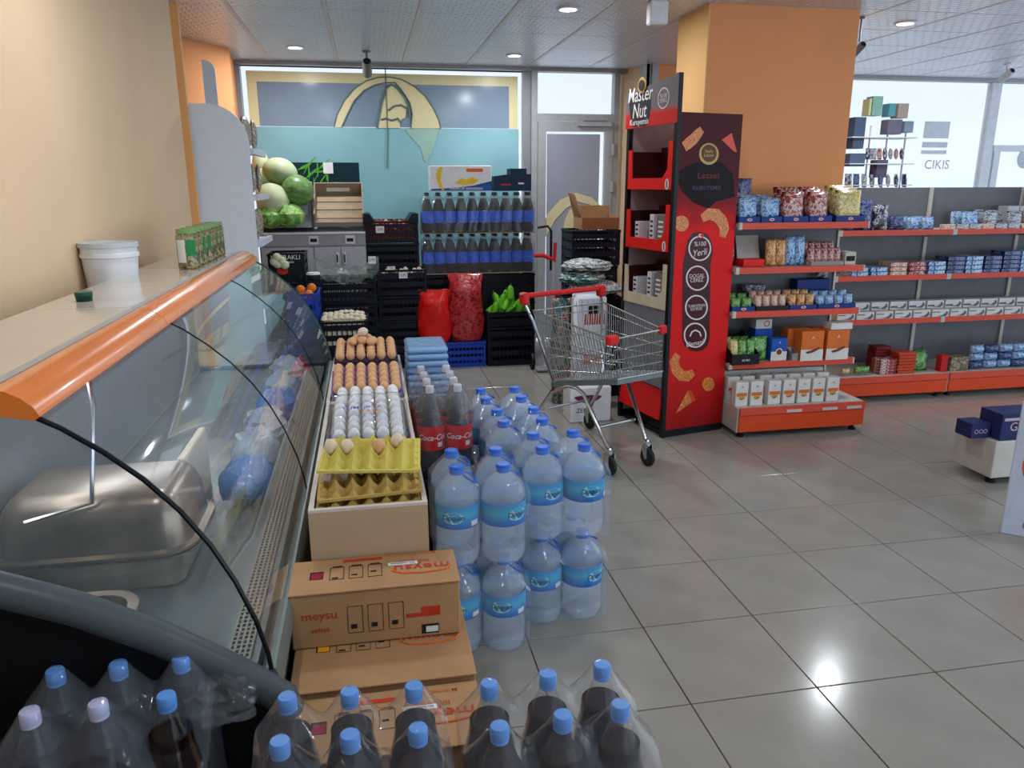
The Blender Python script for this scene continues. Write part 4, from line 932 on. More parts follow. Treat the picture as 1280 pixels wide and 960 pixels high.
r = empty('round_lid', (-.44, 6.25, .905), 'small white round container with dark lid by the green bag', 'tub'); b = MB(); b.lathe([(.05, 0), (.055, .03), (.05, .04)], BLACK, 18); b.build('tub_body', r, True); b = MB(); b.lathe([(.056, .04), (.05, .055), (0, .06)], WHITE, 18); b.build('lid', r, True)
b = MB(); b.box(-.50, -.38, 6.2, 6.32, .0, .904, DK); tag(b.build('crate_end'), 'dark upright crate end carrying the small white round container', 'crate')
# royal blue crates with oranges
OR_ = mat('orange_fruit', (224, 130, 36), .45, bump=.2, bscale=80)
crate(-.60, -.385, 5.75, 6.1, .60, .86, BLUC, 'royal blue crate holding oranges behind the far end of the deli counter'); crate(-.60, -.385, 5.75, 6.1, .30, .598, BLUC, 'second royal blue crate under the oranges'); crate(-.60, -.385, 5.75, 6.1, 0, .298, BLUC, 'lowest royal blue crate under the oranges')
for k, (x, z) in enumerate(((-.45, .68), (-.43, .75), (-.47, .64), (-.51, .73), (-.44, .62), (-.50, .66))): 
    b = MB(); b.ell((0, 0, 0), (.034, .034, .034), OR_, 14, 9); tag(b.build('orange', smooth=True, loc=(x, 5.80+.05*(k % 2), .80+(z-.60)*.6)), f'orange in the royal blue crate, {ORD[k]} of the six showing', 'fruit', 'oranges in the blue crate')
# bag of greens over its crates
stack(-.42, .05, 6.42, .42, 0, [.22, .22, .22, .20], ['black crate on the floor under the bag of cucumbers', 'second black crate up under the bag of cucumbers', 'third black crate up under the bag of cucumbers', 'top black crate with a clear bag of dark green cucumbers'], DK)
GBAG = film_mat('clear_greens_bag', (150, 170, 165), .25, rough=.12, bump=1, bscale=12, gloss=1)
CUC = mat('cucumber_green', (40, 72, 44), .4, var=.25)
for k in range(13):
    x = -.38+.033*k; b = MB(); b.ell((0, 0, 0), (.018, .09, .018), CUC, 10, 8); tag(b.build('cucumber', smooth=True, loc=(x, 6.52+.03*(k % 3), .875+.014*(k % 2)), rot=(0, 0, random.uniform(-.5, .5))), f'dark green cucumber in the clear bag, {ORD[k]} from the left', 'cucumber', 'cucumbers in the clear bag')
b = MB()
def gb(u, v):
    x = -.45+.53*u; y = 6.40+.3*v; z = .895+.06*math.sin(PI*v)+.10*(abs(2*u-1)**2)+.012*math.sin(25*u+8*v)
    if v == 0: z -= .05
    return (x+.19, y-6.5, z-.87)
b.grid(gb, 26, 10, GBAG); tag(b.build('produce_bag', smooth=True, loc=(-.19, 6.5, .87)), 'clear crumpled plastic bag spread over the cucumbers', 'bag')
def price_card(u, v, y, w, h, label, s='3,95'):
    p = at(u, v, y=y); b = MB(); b.box(-w/2, w/2, -.003, .003, -h/2, h/2, PAPER); o = b.build('price_card', loc=p); tag(o, label, 'card'); lettering(o, s, (0, -.0035, 0), (1, 0, 0), (0, 0, 1), h*.5, INKK)
price_card(465, 325, 6.38, .06, .06, 'white price card clipped beside the bag of cucumbers'); price_card(475, 287, 7.14, .075, .06, 'white price card on the onion crate'); price_card(504, 344, 6.84, .075, .055, 'white price card on the crate of garlic'); price_card(489, 335, 6.84, .07, .028, 'narrow white price strip above the garlic crate')
# onion crate column
stack(-.03, .46, 7.15, .42, 0, [.22, .22, .22, .22, .22], [f'black crate, {ORD[k]} from the floor under the crate of red onions' for k in range(5)], DK)
r = crate(-.03, .46, 7.15, 7.57, 1.112, 1.31, DK, 'black crate of small red onions with raised corner handles')
for s in (-1, 1):
    b = MB(); b.prism([(s*.249, .19), (s*.249, .262), (s*.19, .262), (s*.15, .20), (s*.15, .19)], -.21, .21, DK); b.build('raised_corner', r)
ONI = mat('red_onion_skin', (150, 54, 44), .35, var=.3, scale=20); ON2 = mat('pale_onion_skin', (206, 150, 130), .4, var=.2)
k = 0
for j in range(3):
    for i in range(11):
        b = MB(); b.ell((0, 0, 0), (.024, .024, .021), ONI if (i+j) % 3 else ON2, 10, 7, f=lambda d: 1+.18*max(0, d.z)**6); tag(b.build('onion', smooth=True, loc=(.0+.042*i+random.uniform(-.006, .006), 7.18+.05*j, 1.255+.022*j+random.uniform(-.008, .008))), f'small onion, {ORD[j]} row from the front, {ORD[i]} from left, topmost onion crate', 'onion', 'onions in the top crate')
b = MB(); b.box(-.01, .44, 7.17, 7.4, 1.13, 1.24, mat('onion_fill', (110, 44, 36), .5, var=.5, scale=40)); tag(b.build('onion_fill'), 'mass of onions below the top layer in the onion crate', 'onions', kind='stuff')
# garlic crate column
stack(.065, .50, 6.86, .26, 0, [.22, .22, .22], [f'black crate, {ORD[k]} from the floor under the garlic crate' for k in range(3)], DK)
crate(.065, .50, 6.86, 7.13, .668, .90, DK, 'black crate with bunches of garlic beside the water bottles', rows=3)
GAR = mat('garlic_skin', (186, 176, 160), .5, var=.3, scale=30)
for k in range(10):
    b = MB(); b.ell((0, 0, 0), (.028, .028, .026), GAR, 12, 8, f=lambda d: 1+.06*math.sin(6*math.atan2(d.y, d.x))+.3*max(0, d.z)**8); tag(b.build('garlic_bulb', smooth=True, loc=(.12+.04*k, 6.93+.03*(k % 2), .86+.012*(k % 3))), f'garlic bulb, {ORD[k]} from the left in the crate by the water bottles', 'garlic', 'garlic bulbs in the crate')
# mushrooms
crate(-.36, -.035, 5.55, 5.9, .46, .68, DK, 'black crate heaped with white mushrooms behind the egg bins'); crate(-.36, -.035, 5.55, 5.9, .23, .458, DK, 'black crate under the mushroom crate'); crate(-.36, -.035, 5.55, 5.9, 0, .228, DK, 'lowest black crate under the mushroom crate')
MSH = mat('mushroom_cap_white', (222, 212, 188), .55, var=.08)
k = 0
for j in range(4):
    for i in range(8):
        b = MB(); b.ell((0, 0, 0), (.025, .025, .018), MSH, 10, 6, f=lambda d: 1 if d.z > -.2 else .55); tag(b.build('mushroom', smooth=True, loc=(-.335+.038*i+random.uniform(-.006, .006), 5.60+.07*j, .672+.016*math.sin(PI*(i+.5)/8)+.012*(j % 2)+random.uniform(0, .012))), f'white mushroom, {ORD[j]} row from the front, {ORD[i]} from the left', 'mushroom', 'white mushrooms in the crate')
b = MB(); b.box(-.345, -.05, 5.565, 5.885, .5, .655, MSH); tag(b.build('mushroom_fill'), 'mass of mushrooms below the top layer in their crate', 'mushrooms', kind='stuff')

# --- back stack of dark bottles with blue labels
BLLAB = mat('royal_blue_bottle_label', (52, 98, 214), .35, var=.3, scale=24)
SB = cola_bottle('soda_bottle', .36, .051, mat('dark_navy_cap', (30, 40, 70), .35), .305, BLLAB)
sf = [True]
for lay, z in enumerate((.83, 1.2)):
    for j in range(2):
        for i in range(10): put_bottle(SB, .545+.1055*i+(.004 if lay else 0), 7.17+.108*j, z, f"dark soda bottle with blue label, {ORD[i]} from left, {'front' if j == 0 else 'back'} row, {'upper' if lay else 'lower'} layer", 'blue-labelled soda bottles by the window', sf)
    b = MB(); b.box(.49, 1.555, 7.11, 7.34, z-.010, z-.002, WDP); tag(b.build('tray_board'), f"thin pale board under the {'upper' if lay else 'lower'} layer of soda bottles", 'board')
    cc = [(.545+.1055*i, 7.17+.108*j) for i in range(10) for j in range(2)]
    film_over('shrink_wrap', cc, z+.002, z+.358, .058, z+.24, FILM, f"clear shrink wrap over the {'upper' if lay else 'lower'} layer of soda bottles", slope=1.2)
for k in range(3):
    crate(.50, 1.02, 7.12, 7.52, .27*k, .27*k+.268, DK, f'black crate under the left soda bottles, {ORD[k]} from the floor'); crate(1.03, 1.55, 7.12, 7.52, .27*k, .27*k+.268, DK, f'black crate under the right soda bottles, {ORD[k]} from the floor')
# banana box and navy crate on top
q0, q1 = at(540, 207, y=7.14), at(612, 242, y=7.14)
r = empty('banana_box', ((q0.x+q1.x)/2, 7.14, 1.572), 'white fruit box with a yellow banana picture on top of the soda bottles', 'box'); hx = (q1.x-q0.x)/2+.02; bh = q0.z-1.572
b = MB(); b.bbox(-hx, hx, 0, .21, 0, bh, WHITE, .004); b.build('box_body', r)
BANY = mat('banana_yellow_ink', (236, 196, 40), .4); BLI = mat('blue_box_ink', (30, 80, 160), .4)
b = MB(); b.prism([(-hx+.005, .02), (-hx*.2, .03), (hx*.4, .05), (hx, .09), (hx, .005), (-hx+.005, .005)], -.0015, -.0005, BLI); b.build('blue_band', r)
bn = [(-.21, .20), (-.225, .15), (-.22, .09), (-.195, .03), (-.17, .006), (-.155, .012), (-.175, .05), (-.185, .10), (-.18, .15), (-.165, .205), (-.18, .215)]
b = MB(); b.prism(bn, -.004, -.001, BANY); b.build('banana_picture', r)
b = MB(); b.prism([(-.06, .07), (.02, .055), (.12, .065), (.16, .10), (.10, .125), (.05, .10), (.0, .115), (-.03, .09)], -.004, -.001, BANY); b.box(.05, .20, -.004, -.001, .17, .20, INKO); b.build('fruit_picture', r)
lettering(r, 'PREMIUM BANANAS', (.045, -.0045, .022), (1, 0, 0), (0, 0, 1), .034, PAPER)
q0, q1 = at(617, 214, y=7.14), at(664, 242, y=7.14)
r = empty('navy_box', ((q0.x+q1.x)/2, 7.14, 1.572), 'dark navy stepped fruit box at the right end above the soda bottles', 'box'); hx = (q1.x-q0.x)/2; NV = mat('navy_teal_board', (22, 48, 74), .5)
b = MB(); b.prism([(-hx, 0), (hx, 0), (hx, .15), (hx*.75, .15), (hx*.75, .20), (-hx*.1, .20), (-hx*.1, .15), (-hx, .13)], 0, .20, NV); b.build('box_body', r); b = MB(); b.box(-hx*.6, -hx*.1, -.002, -.0005, .05, .065, INKR); b.build('printed_mark', r); b = MB(); b.box(hx*.3, hx*.6, -.002, -.0005, .06, .075, PAPER); b.build('printed_mark', r)
# red bags on the royal blue crate
crate(.365, 1.02, 6.80, 7.09, 0, .235, BLUC, 'wide royal blue crate on the floor carrying the red net bags', rows=4)
REDB = mat('bright_red_bag', (214, 30, 26), .3, bump=.6, bscale=18); REDN = print_mat('red_netting_with_onions', [(120, 20, 26), (170, 34, 38), (196, 60, 60), (150, 30, 34)], 26, .25, bump=.5)
def sack(cx, cy, z0, w, d, h, m, name, label, seed=0, flare=.2, tie=.82, grp=None):
    rnd = random.Random(seed); ph = [rnd.uniform(0, 6) for _ in range(4)]; b = MB(); n, rows = 24, 16; vs = []; fs = []
    for j in range(rows+1):
        t = j/rows; k = (.86+.14*math.sin(min(1, t*4)*PI/2))*(1-.14*max(0, t-.5)/.4+.16*max(0, t-.88)/.12) if t < tie or tie >= 1 else (.80+flare*(t-tie)/max(1e-6, 1-tie)); k = max(k, .25)
        dk = 1 if t < tie*.8 else max(.12, 1-(t-tie*.8)/(1-tie*.8)*.9)
        for i in range(n):
            a = 2*PI*i/n; q = 1+.05*math.sin(3*a+7*t+ph[0])+.035*math.sin(7*a-11*t+ph[1])
            c, s = math.cos(a), math.sin(a); c = math.copysign(abs(c)**.75, c); s = math.copysign(abs(s)**.75, s)
            vs.append((w/2*k*q*c, d/2*k*dk*q*s, h*t+.01*math.sin(4*a+ph[2])*t))
    for j in range(rows):
        for i in range(n): fs.append((j*n+i, j*n+(i+1) % n, (j+1)*n+(i+1) % n, (j+1)*n+i))
    fs += [tuple(range(n))[::-1], tuple(range(rows*n, rows*n+n))]
    b.add(vs, fs, m); return tag(b.build(name, smooth=True, loc=(cx, cy, z0)), label, 'bag', grp)
sack(.555, 6.88, .237, .30, .18, .47, REDB, 'carrot_bag', 'bright red plastic bag standing on the royal blue crate', 1, tie=1.0)
sack(.855, 6.93, .237, .33, .22, .60, REDN, 'onion_sack', 'taller dark red net sack of onions right of the bright red bag', 4, tie=1.0)
# peppers
r = crate(1.04, 1.48, 6.78, 7.09, 0, .36, DK, 'tall black crate on the floor under the green peppers', rows=4)
crate(1.04, 1.48, 6.80, 7.09, .362, .50, DK, 'shallow black crate holding long green peppers')
b = MB(); b.box(1.04, 1.48, 7.095, 7.105, .0, .80, DK); 
tag(b.build('upright_crate'), 'black crate base standing upright behind the green peppers', 'crate')
GPE = mat('light_green_pepper', (104, 184, 48), .3, var=.2, scale=12)
for k, (x, z, a) in enumerate(((1.12, .52, .3), (1.17, .55, -.1), (1.20, .60, .2), (1.24, .64, 0), (1.22, .56, .5), (1.15, .62, -.4), (1.28, .60, .15), (1.30, .53, -.6), (1.36, .52, .3), (1.40, .54, -.3), (1.43, .51, .1), (1.10, .50, .9), (1.27, .70, .05), (1.25, .50, 1.0), (1.35, .57, .8))):
    b = MB(); b.ell((0, 0, 0), (.034, .034, .08), GPE, 12, 9, f=lambda d: 1+.10*math.sin(3*math.atan2(d.y, d.x)) - (.25 if d.z < -.7 else 0)); o = b.build('green_pepper', smooth=True, loc=(x, 6.88+.02*(k % 4), .50+(z-.50)*.75), rot=(.3*math.sin(k), a, 0)); tag(o, f'long light green pepper, {ORD[k]} counted from the left of its heap', 'pepper', 'green peppers')
    b = MB(); b.tube([(0, 0, .083), (.004, 0, .105)], .005, GRN, 5); b.build('stem', o)

# --- things by the door
stack(1.76, 2.18, 6.55, .38, 0, [.22, .22, .22, .26], [f'black crate by the door, {ORD[k]} from the floor' for k in range(4)], DK)
crate(1.76, 2.20, 6.55, 6.93, .93, 1.24, DK, 'topmost black crate by the door, under the open cardboard box', rows=4)
r = empty('open_box', (2.04, 6.78, 1.242), 'open brown cardboard box with a raised flap on the crates by the door', 'box')
b = MB(); b.box(-.17, .17, -.15, -.142, 0, .10, CARDD); b.box(-.17, .17, .142, .15, 0, .20, CARD); b.box(-.17, -.162, -.142, .142, 0, .12, CARD); b.box(.162, .17, -.142, .142, 0, .12, CARD); b.box(-.16, .16, -.142, .142, 0, .008, CARD); b.build('box_body', r)
b = MB(); b.add([(-.17, -.14, .1), (-.17, .14, .1), (-.24, .10, .32), (-.22, -.05, .30), (-.166, -.14, .1), (-.166, .14, .1), (-.235, .10, .322), (-.215, -.05, .302)], [(0, 1, 2, 3), (4, 5, 6, 7), (0, 3, 7, 4), (1, 2, 6, 5), (2, 3, 7, 6), (0, 1, 5, 4)], CARD); b.build('flap', r)
TEAL = print_mat('teal_white_wrapped_goods', [(20, 70, 76), (60, 120, 124), (196, 204, 200), (30, 60, 66)], 14, .25, bump=.8, stretch=(1, 1, 3)); WHP = print_mat('white_dark_wrapped_goods', [(60, 66, 70), (214, 218, 220), (120, 126, 130), (226, 228, 230)], 14, .25, bump=.8, stretch=(1, 1, 3))
for k, (x, y, z, rx, ry, rz, m, lab) in enumerate(((1.66, 5.75, 1.02, .20, .16, .055, WHP, 'whitish film-wrapped bundle at the top behind the shopping cart'), (1.62, 5.74, .93, .19, .16, .055, TEAL, 'teal film-wrapped bundle in the middle of the pile behind the cart'), (1.74, 5.72, .845, .21, .16, .06, WHP, 'grey striped film-wrapped bundle low in the pile behind the cart'))):
    o = lump(0, 0, 0, rx, ry, rz, m, 20+k, .16).build('wrapped_bundle', smooth=True, loc=(x, y, z)); tag(o, lab, 'bundle')
crate(1.46, 1.93, 5.58, 5.92, 0, .26, DK, 'black crate on the floor under the wrapped bundles'); crate(1.46, 1.93, 5.58, 5.92, .262, .52, DK, 'middle black crate under the wrapped bundles'); crate(1.46, 1.93, 5.58, 5.92, .522, .78, DK, 'top black crate under the wrapped bundles')
TL2 = print_mat('teal_orange_net_sack', [(24, 60, 70), (50, 110, 120), (200, 130, 90), (30, 80, 90)], 18, .4, bump=.6)
sack(1.40, 5.50, 0, .14, .13, .80, TL2, 'net_sack', 'tall teal and orange net sack left of the white sack', 8, tie=.95)
WSK = mat('white_woven_sack', (220, 222, 232), .5, var=.04)
r = empty('white_sack', (1.57, 5.34, 0), 'white tall sack with orange stripe print seen through the cart', 'bag')
b = MB(); b.bbox(-.125, .125, -.06, .06, .0, .86, WSK, .03); b.build('sack_body', r, True)
b = MB(); b.prism([(-.125, .85), (.125, .85), (.10, .885), (-.10, .885)], -.02, .02, WSK); b.build('folded_top', r)
for k, z in enumerate((.12, .34, .64)):
    b = MB()
    for q in range(9): b.add([(-.05+.018*q, -.0605, z), (-.038+.018*q, -.0605, z), (-.034+.018*q, -.0605, z+.08), (-.046+.018*q, -.0605, z+.08)], [(0, 1, 2, 3)], INKO if k < 2 else INKR)
    b.build('striped_print', r, fixn=False)
b = MB(); b.box(-.02, .06, -.0615, -.0602, .72, .78, INKK); b.build('black_print', r)
r = empty('lips_box', (1.49, 5.02, 0), 'white box with purple print on the floor beneath the shopping cart', 'box'); PURI = mat('purple_ink', (112, 34, 84), .4)
b = MB(); b.bbox(-.15, .15, -.05, .15, 0, .25, WHITE, .004); b.build('box_body', r)
b = MB(); b.add([(-.02+.10*math.cos(t), -.0515, .175+.03*math.sin(t)*(1-.35*math.cos(t)**2)+.008*math.cos(2*t)) for t in [2*PI*k/20 for k in range(20)]], [tuple(range(20))], PURI); b.build('purple_shape', r, fixn=False)
lettering(r, 'ZEN', (-.06, -.0515, .085), (1, 0, 0), (0, 0, 1), .045, INKK)
# hand trolley
r = empty('hand_trolley', (1.55, 6.55, 0), 'upright hand trolley with red grip in front of the door', 'trolley')
for q in (-1, 1):
    b = MB(); b.tube([(-.008+.037*q, 0, .05), (.0+.04*q, 0, 1.0)], .013, GREYL, 8); b.build('frame_tube', r, True)
b = MB(); b.tube([(-.10, 0, 1.27), (-.01, 0, 1.28), (.02, 0, 1.24), (.02, 0, .9)], .011, mat('dark_tube', (44, 46, 50), .3, metal=.6), 8); b.build('handle_tube', r, True)
b = MB(); b.tube([(-.13, 0, 1.03), (-.05, 0, 1.03), (.02, 0, 1.00), (.045, 0, 1.0)], .018, RED, 8); b.tube([(.05, 0, .97), (.06, 0, 1.14)], .015, RED, 8); b.build('red_grip', r, True)
b = MB(); b.box(-.12, .10, -.12, .0, .02, .028, GREYA); b.build('toe_plate', r)
for s in (-1, 1):
    b = MB(); b.lathe([(.0, -.015), (.07, -.015), (.075, 0), (.07, .015), (0, .015)], BLACK, 20, T=Matrix.Translation((s*.13, .06, .075)) @ Matrix.Rotation(PI/2, 4, 'Y')); b.build('wheel', r, True)

# ================================================================ shopping cart
def Zp(u, v, z): return at(u, v, z=z)
ct = empty('shopping_cart', (1.3, 4.35, 0), 'chrome wire shopping cart with red handle standing on the tiles', 'cart')
cO = Vector((1.3, 4.35, 0))
HA, HB = Vector((.915, 4.50, .98)), Vector((1.475, 4.75, .98))
RN, RF, FN, FF_ = Vector((.955, 4.43, .90)), Vector((1.465, 4.66, .90)), Vector((1.24, 3.77, .84)), Vector((1.61, 4.0, .84))
bRN, bRF, bFN, bFF = Zp(692, 476, .47), Vector((1.44, 4.56, .47)), Zp(772, 474, .53), Zp(828, 464, .53)
WRE = mat('zinc_wire', (176, 178, 176), .28, metal=.9, var=.05)
def cb(b, name, sm=True, par=None):
    o = b.build(name, par or ct, sm)
    if par is None: o.location = -cO
    return o
def L(a, b_, t): return a+(b_-a)*t
def side(name, A, B, C, Dd, n, hs, r=.0026):
    """A-B top edge, C-D bottom edge"""
    b = MB()
    for k in range(n+1):
        t = k/n; b.tube([L(A, B, t), L(C, Dd, t)], r, WRE, 5)
    for h in hs: b.tube([L(A, C, h), L(B, Dd, h)], r*1.25, WRE, 5)
    return cb(b, name)
side('side_grid', RN, FN, bRN, bFN, 26, (.12, .38, .62, .85)); side('side_grid', RF, FF_, bRF, bFF, 26, (.12, .38, .62, .85))
side('front_grid', FN, FF_, bFN, bFF, 14, (.25, .5, .75)); side('rear_flap', RN+Vector((.02, 0, .03)), RF+Vector((0, 0, .03)), bRN, bRF, 12, (.15, .45, .7, .9)); side('base_grid', bRN, bFN, bRF, bFF, 20, (.25, .5, .75))
b = MB()
b.tube([RN, FN, FF_, RF], .0055, WRE, 8, closed=True); b.tube([bRN, bFN, bFF, bRF], .0045, WRE, 8, closed=True); b.tube([L(RN, bRN, .5), L(FN, bFN, .5)], .004, WRE, 6); cb(b, 'rim_wire')
b = MB(); PLT = mat('grey_cart_base', (120, 132, 132), .4, metal=.5); dz = Vector((0, 0, -.035))
b.add([bRN, bFN, bFF, bRF, bRN+dz, bFN+dz, bFF+dz, bRF+dz], [(0, 1, 5, 4), (1, 2, 6, 5), (2, 3, 7, 6), (3, 0, 4, 7), (4, 5, 6, 7)], PLT); cb(b, 'base_frame', False)
b = MB(); b.tube([HA, HB], .016, RED, 12); cb(b, 'handle_bar')
for P_ in (HA, HB):
    b = MB(); d = (HB-HA).normalized(); T = Matrix.Translation(P_+Vector((0, 0, -.012))) @ d.to_track_quat('X', 'Z').to_matrix().to_4x4(); b.bbox(-.024, .024, -.03, .03, -.042, .032, RED, .01, T=T); cb(b, 'handle_end', False)
for P_, s in ((FN, .03), (FF_, .022)):
    b = MB(); T = Matrix.Translation(P_) @ Matrix.Rotation(math.radians(25), 4, 'Z'); b.bbox(-s*1.25, s*1.25, -s*.7, s*.7, -.026, .024, RED, .008, T=T); cb(b, 'red_bumper', False)
wN, wF, rN, rF_ = Vector((1.313, 3.985, 0)), Vector((1.581, 4.085, 0)), Vector((1.0, 4.66, 0)), Vector((1.44, 4.84, 0))
for H_, low, mid in ((HA, rN, bRN), (HB, rF_, bRF)):
    b = MB(); b.tube([H_+Vector((0, 0, -.04)), L(H_, mid, .3)+Vector((.0, 0, 0)), mid+Vector((0, 0, -.01))], .0095, CHROME, 8); cb(b, 'handle_upright')
for rear, front, nm in ((rN, wN, 'near'), (rF_, wF, 'far')):
    b = MB(); a0 = L(bRN, bFN, .1) if nm == 'near' else L(bRF, bFF, .1); a1 = L(bRN, bFN, .38) if nm == 'near' else L(bRF, bFF, .38)
    b.tube([rear+Vector((0, 0, .13)), L(rear+Vector((0, 0, .13)), a0, .75), a0+Vector((0, 0, -.05)), L(a0, a1, .5)+Vector((0, 0, -.035)), a1+Vector((0, 0, -.05)), L(a1, front+Vector((0, 0, .14)), .2), front+Vector((0, 0, .14))], .0125, CHROME, 10); cb(b, 'leg_tube')
b = MB(); b.tube([wN+Vector((-.05, .13, .24)), wF+Vector((-.03, .15, .24))], .010, CHROME, 8); cb(b, 'cross_tube'); b = MB(); b.tube([rN+Vector((.02, 0, .20)), rF_+Vector((0, 0, .2))], .009, CHROME, 8); cb(b, 'cross_tube')
RUB = mat('dark_rubber_tyre', (34, 38, 38), .5)
for W in (wN, wF, rN, rF_):
    b = MB(); b.lathe([(.012, -.014), (.05, -.014), (.0575, -.008), (.0575, .008), (.05, .014), (.012, .014)], RUB, 24, T=Matrix.Translation(W+Vector((0, -.02, .0575))) @ Matrix.Rotation(rad(20), 4, 'Z') @ Matrix.Rotation(PI/2, 4, 'Y')); wh = cb(b, 'caster_wheel')
    b = MB(); T = Matrix.Translation(W) @ Matrix.Rotation(rad(20), 4, 'Z')
    for s in (-1, 1): b.prism([(-.03, .05), (-.012, .04), (.02, .10), (.02, .125), (-.025, .125)], s*.022-.002, s*.022+.002, CHROME, 'x', T=T)
    b.lathe([(.022, .12), (.025, .125), (.025, .14), (.016, .15), (.014, .16)], CHROME, 14, T=Matrix.Translation(W)); cb(b, 'caster_fork', False)

# ================================================================ red nut display stand
STR = mat('bright_red_stand_print', (222, 30, 26), .45); MRN = mat('dark_maroon_tray', (72, 30, 30), .45); DKF = mat('black_stand_frame', (18, 18, 22), .35)
ds = empty('display_stand', (1.857, 4.53, 0), 'tall red snack display stand with printed side panel beside the orange shelves', 'stand', rz=rad(12.5))
SW, SD = .478, .57       # side panel width (local x), front depth (local y)
SPM = grad_mat('maroon_to_red_panel_print', 2, [(0, (110, 12, 14)), (.25, (170, 12, 14)), (.6, (206, 14, 12)), (1.42, (224, 16, 12)), (1.58, (140, 12, 18)), (1.72, (78, 12, 22)), (2.05, (70, 14, 26))], .55, noise=.16)
b = MB(); b.box(.02, SW, .0, .018, .05, 2.05, SPM); sp_ = b.build('side_panel', ds)
b = MB(); b.box(.02, SW, .0185, .022, .03, 2.05, DKF); b.build('panel_backing', sp_)
b = MB(); b.box(-.004, .022, -.004, .03, 0, 2.27, DKF); b.build('front_post', ds)
b = MB(); b.box(-.004, .022, SD-.03, SD, 0, 2.22, DKF); b.build('front_post', ds)
b = MB(); b.box(.03, SW, SD-.02, SD, .05, 2.05, DKF); b.box(.03, SW-.02, SD-.0235, SD-.0205, .05, 2.04, mat('pinkish_grey_lining', (176, 150, 150), .5)); b.build('far_side_panel', ds)
b = MB(); b.box(SW-.012, SW, .022, SD-.02, .05, 2.05, mat('greyish_red_stand_back', (184, 160, 160), .5)); b.build('back_panel', ds)
b = MB(); b.box(0.02, SW, -.0, .025, .0, .05, DKF); b.box(.02, .045, .03, SD-.03, .0, .03, DKF); b.box(SW-.1, SW-.07, .03, .07, 0, .05, DKF); b.box(0.02, SW, SD-.025, SD, .0, .05, DKF); b.build('foot_frame', ds)
# printed panel artwork: local x across, z up, drawn just proud of the panel
def pp_(u, v):
    """position on the side panel of what stands at (u, v) in the photograph"""
    M = ds_inv; d = FW + RT*(u-640)/CF - UP*(v-480)/CF; o = M @ C0; dd = (M.to_3x3() @ d); t = (-.001-o.y)/dd.y; q = o+dd*t; return q
bpy.context.view_layer.update(); ds_inv = (Matrix.Translation(ds.location) @ Matrix.Rotation(rad(12.5), 4, 'Z')).inverted()
DMR = mat('dark_maroon_ink', (64, 18, 24), .3); CHIP = print_mat('golden_chip_print', [(196, 98, 34), (222, 138, 62), (180, 84, 30), (232, 158, 84)], 40, .35); CHR = mat('pink_red_cone_print', (222, 86, 70), .35); GLD = mat('gold_ink', (196, 160, 90), .35); WHI = mat('white_ink', (222, 206, 204), .4)
def art(pts, m, name, lift=0):
    q = [pp_(u, v) for u, v in pts]; b = MB(); b.add([(p.x, p.y-lift, p.z) for p in q], [tuple(range(len(q)))], m); return b.build(name, sp_, fixn=False)
def oval(u, v, ru, rv, n=28, a0=0, a1=2*PI, tilt=.0): return [(u+ru*math.cos(a0+(a1-a0)*k/n), v+rv*math.sin(a0+(a1-a0)*k/n)+tilt*ru*math.cos(a0+(a1-a0)*k/n)) for k in range(n)]
cr = lambda u, v: (820+u*.2186, 130+v*.2188)          # crop of the panel's upper half -> photograph
c2 = lambda u, v: (820+u*.229, 330+v*.2292)
def band(pts, r, m, name, lift=.001):
    """printed thick stroke"""
    q = [pp_(u, v) for u, v in pts]; b = MB(); n = len(q); vs = []
    for k, p in enumerate(q):
        a = q[max(0, k-1)]; c = q[min(n-1, k+1)]; t = (c-a); t.normalize(); nn = Vector((-t.z, 0, t.x)); rr_ = r if not isinstance(r, (list, tuple)) else r[k]
        vs += [(p.x+nn.x*rr_, p.y-lift, p.z+nn.z*rr_), (p.x-nn.x*rr_, p.y-lift, p.z-nn.z*rr_)]
    b.add(vs, [(2*k, 2*k+1, 2*k+3, 2*k+2) for k in range(n-1)], m); return b.build(name, sp_, fixn=False)
art([cr(*q) for q in ((110, 400), (180, 350), (240, 330), (370, 330), (440, 400), (450, 530), (340, 560), (300, 600), (210, 560), (150, 500))], mat('near_black_ink', (22, 10, 16), .6), 'dark_blot', .0004)
# column behind the round seals
col = [cr(165, 960), cr(170, 830), cr(185, 770), cr(215, 735), cr(255, 725), cr(295, 740), cr(320, 780), cr(328, 830), cr(322, 960)]
art([c2(147, 0)]+[c2(*q) for q in ((143, 200), (143, 400), (155, 445), (185, 470), (220, 478), (255, 470), (285, 440), (293, 400), (298, 0))]+[cr(325, 850), cr(318, 790), cr(295, 745), cr(255, 728), cr(210, 738), cr(180, 780), cr(168, 850)], DMR, 'seal_column', .0006)
band([cr(160, 245), cr(185, 225), cr(215, 200), cr(240, 170), cr(262, 145)], [.030, .034, .034, .030, .022], CHIP, 'printed_chip'); 
art([cr(*q) for q in ((375, 205), (432, 165), (462, 275), (445, 272))], CHR, 'printed_cone', .001)
art([cr(*q) for q in oval(302, 285, 56, 62)], GLD, 'round_badge', .001); art([cr(*q) for q in oval(302, 282, 44, 50)], mat('dark_bronze_ink', (90, 56, 34), .35), 'badge_centre', .0016)
q = pp_(*cr(302, 282)); lettering(sp_, 'Nefis\nLezzet', (q.x, q.y-.0022, q.z), (1, 0, 0), (0, 0, 1), .028, GLD)
art([cr(*q) for q in oval(145, 683, 42, 46)], CHIP, 'printed_chip', .001)
band([cr(262, 655), cr(300, 628), cr(345, 635), cr(378, 672), cr(392, 715), cr(378, 760)], [.026, .036, .040, .040, .036, .024], CHIP, 'printed_chip')
band([c2(118, 492), c2(98, 530), c2(108, 575), c2(140, 610), c2(175, 612), c2(205, 590)], [.026, .034, .036, .036, .036, .026], CHIP, 'printed_chip')
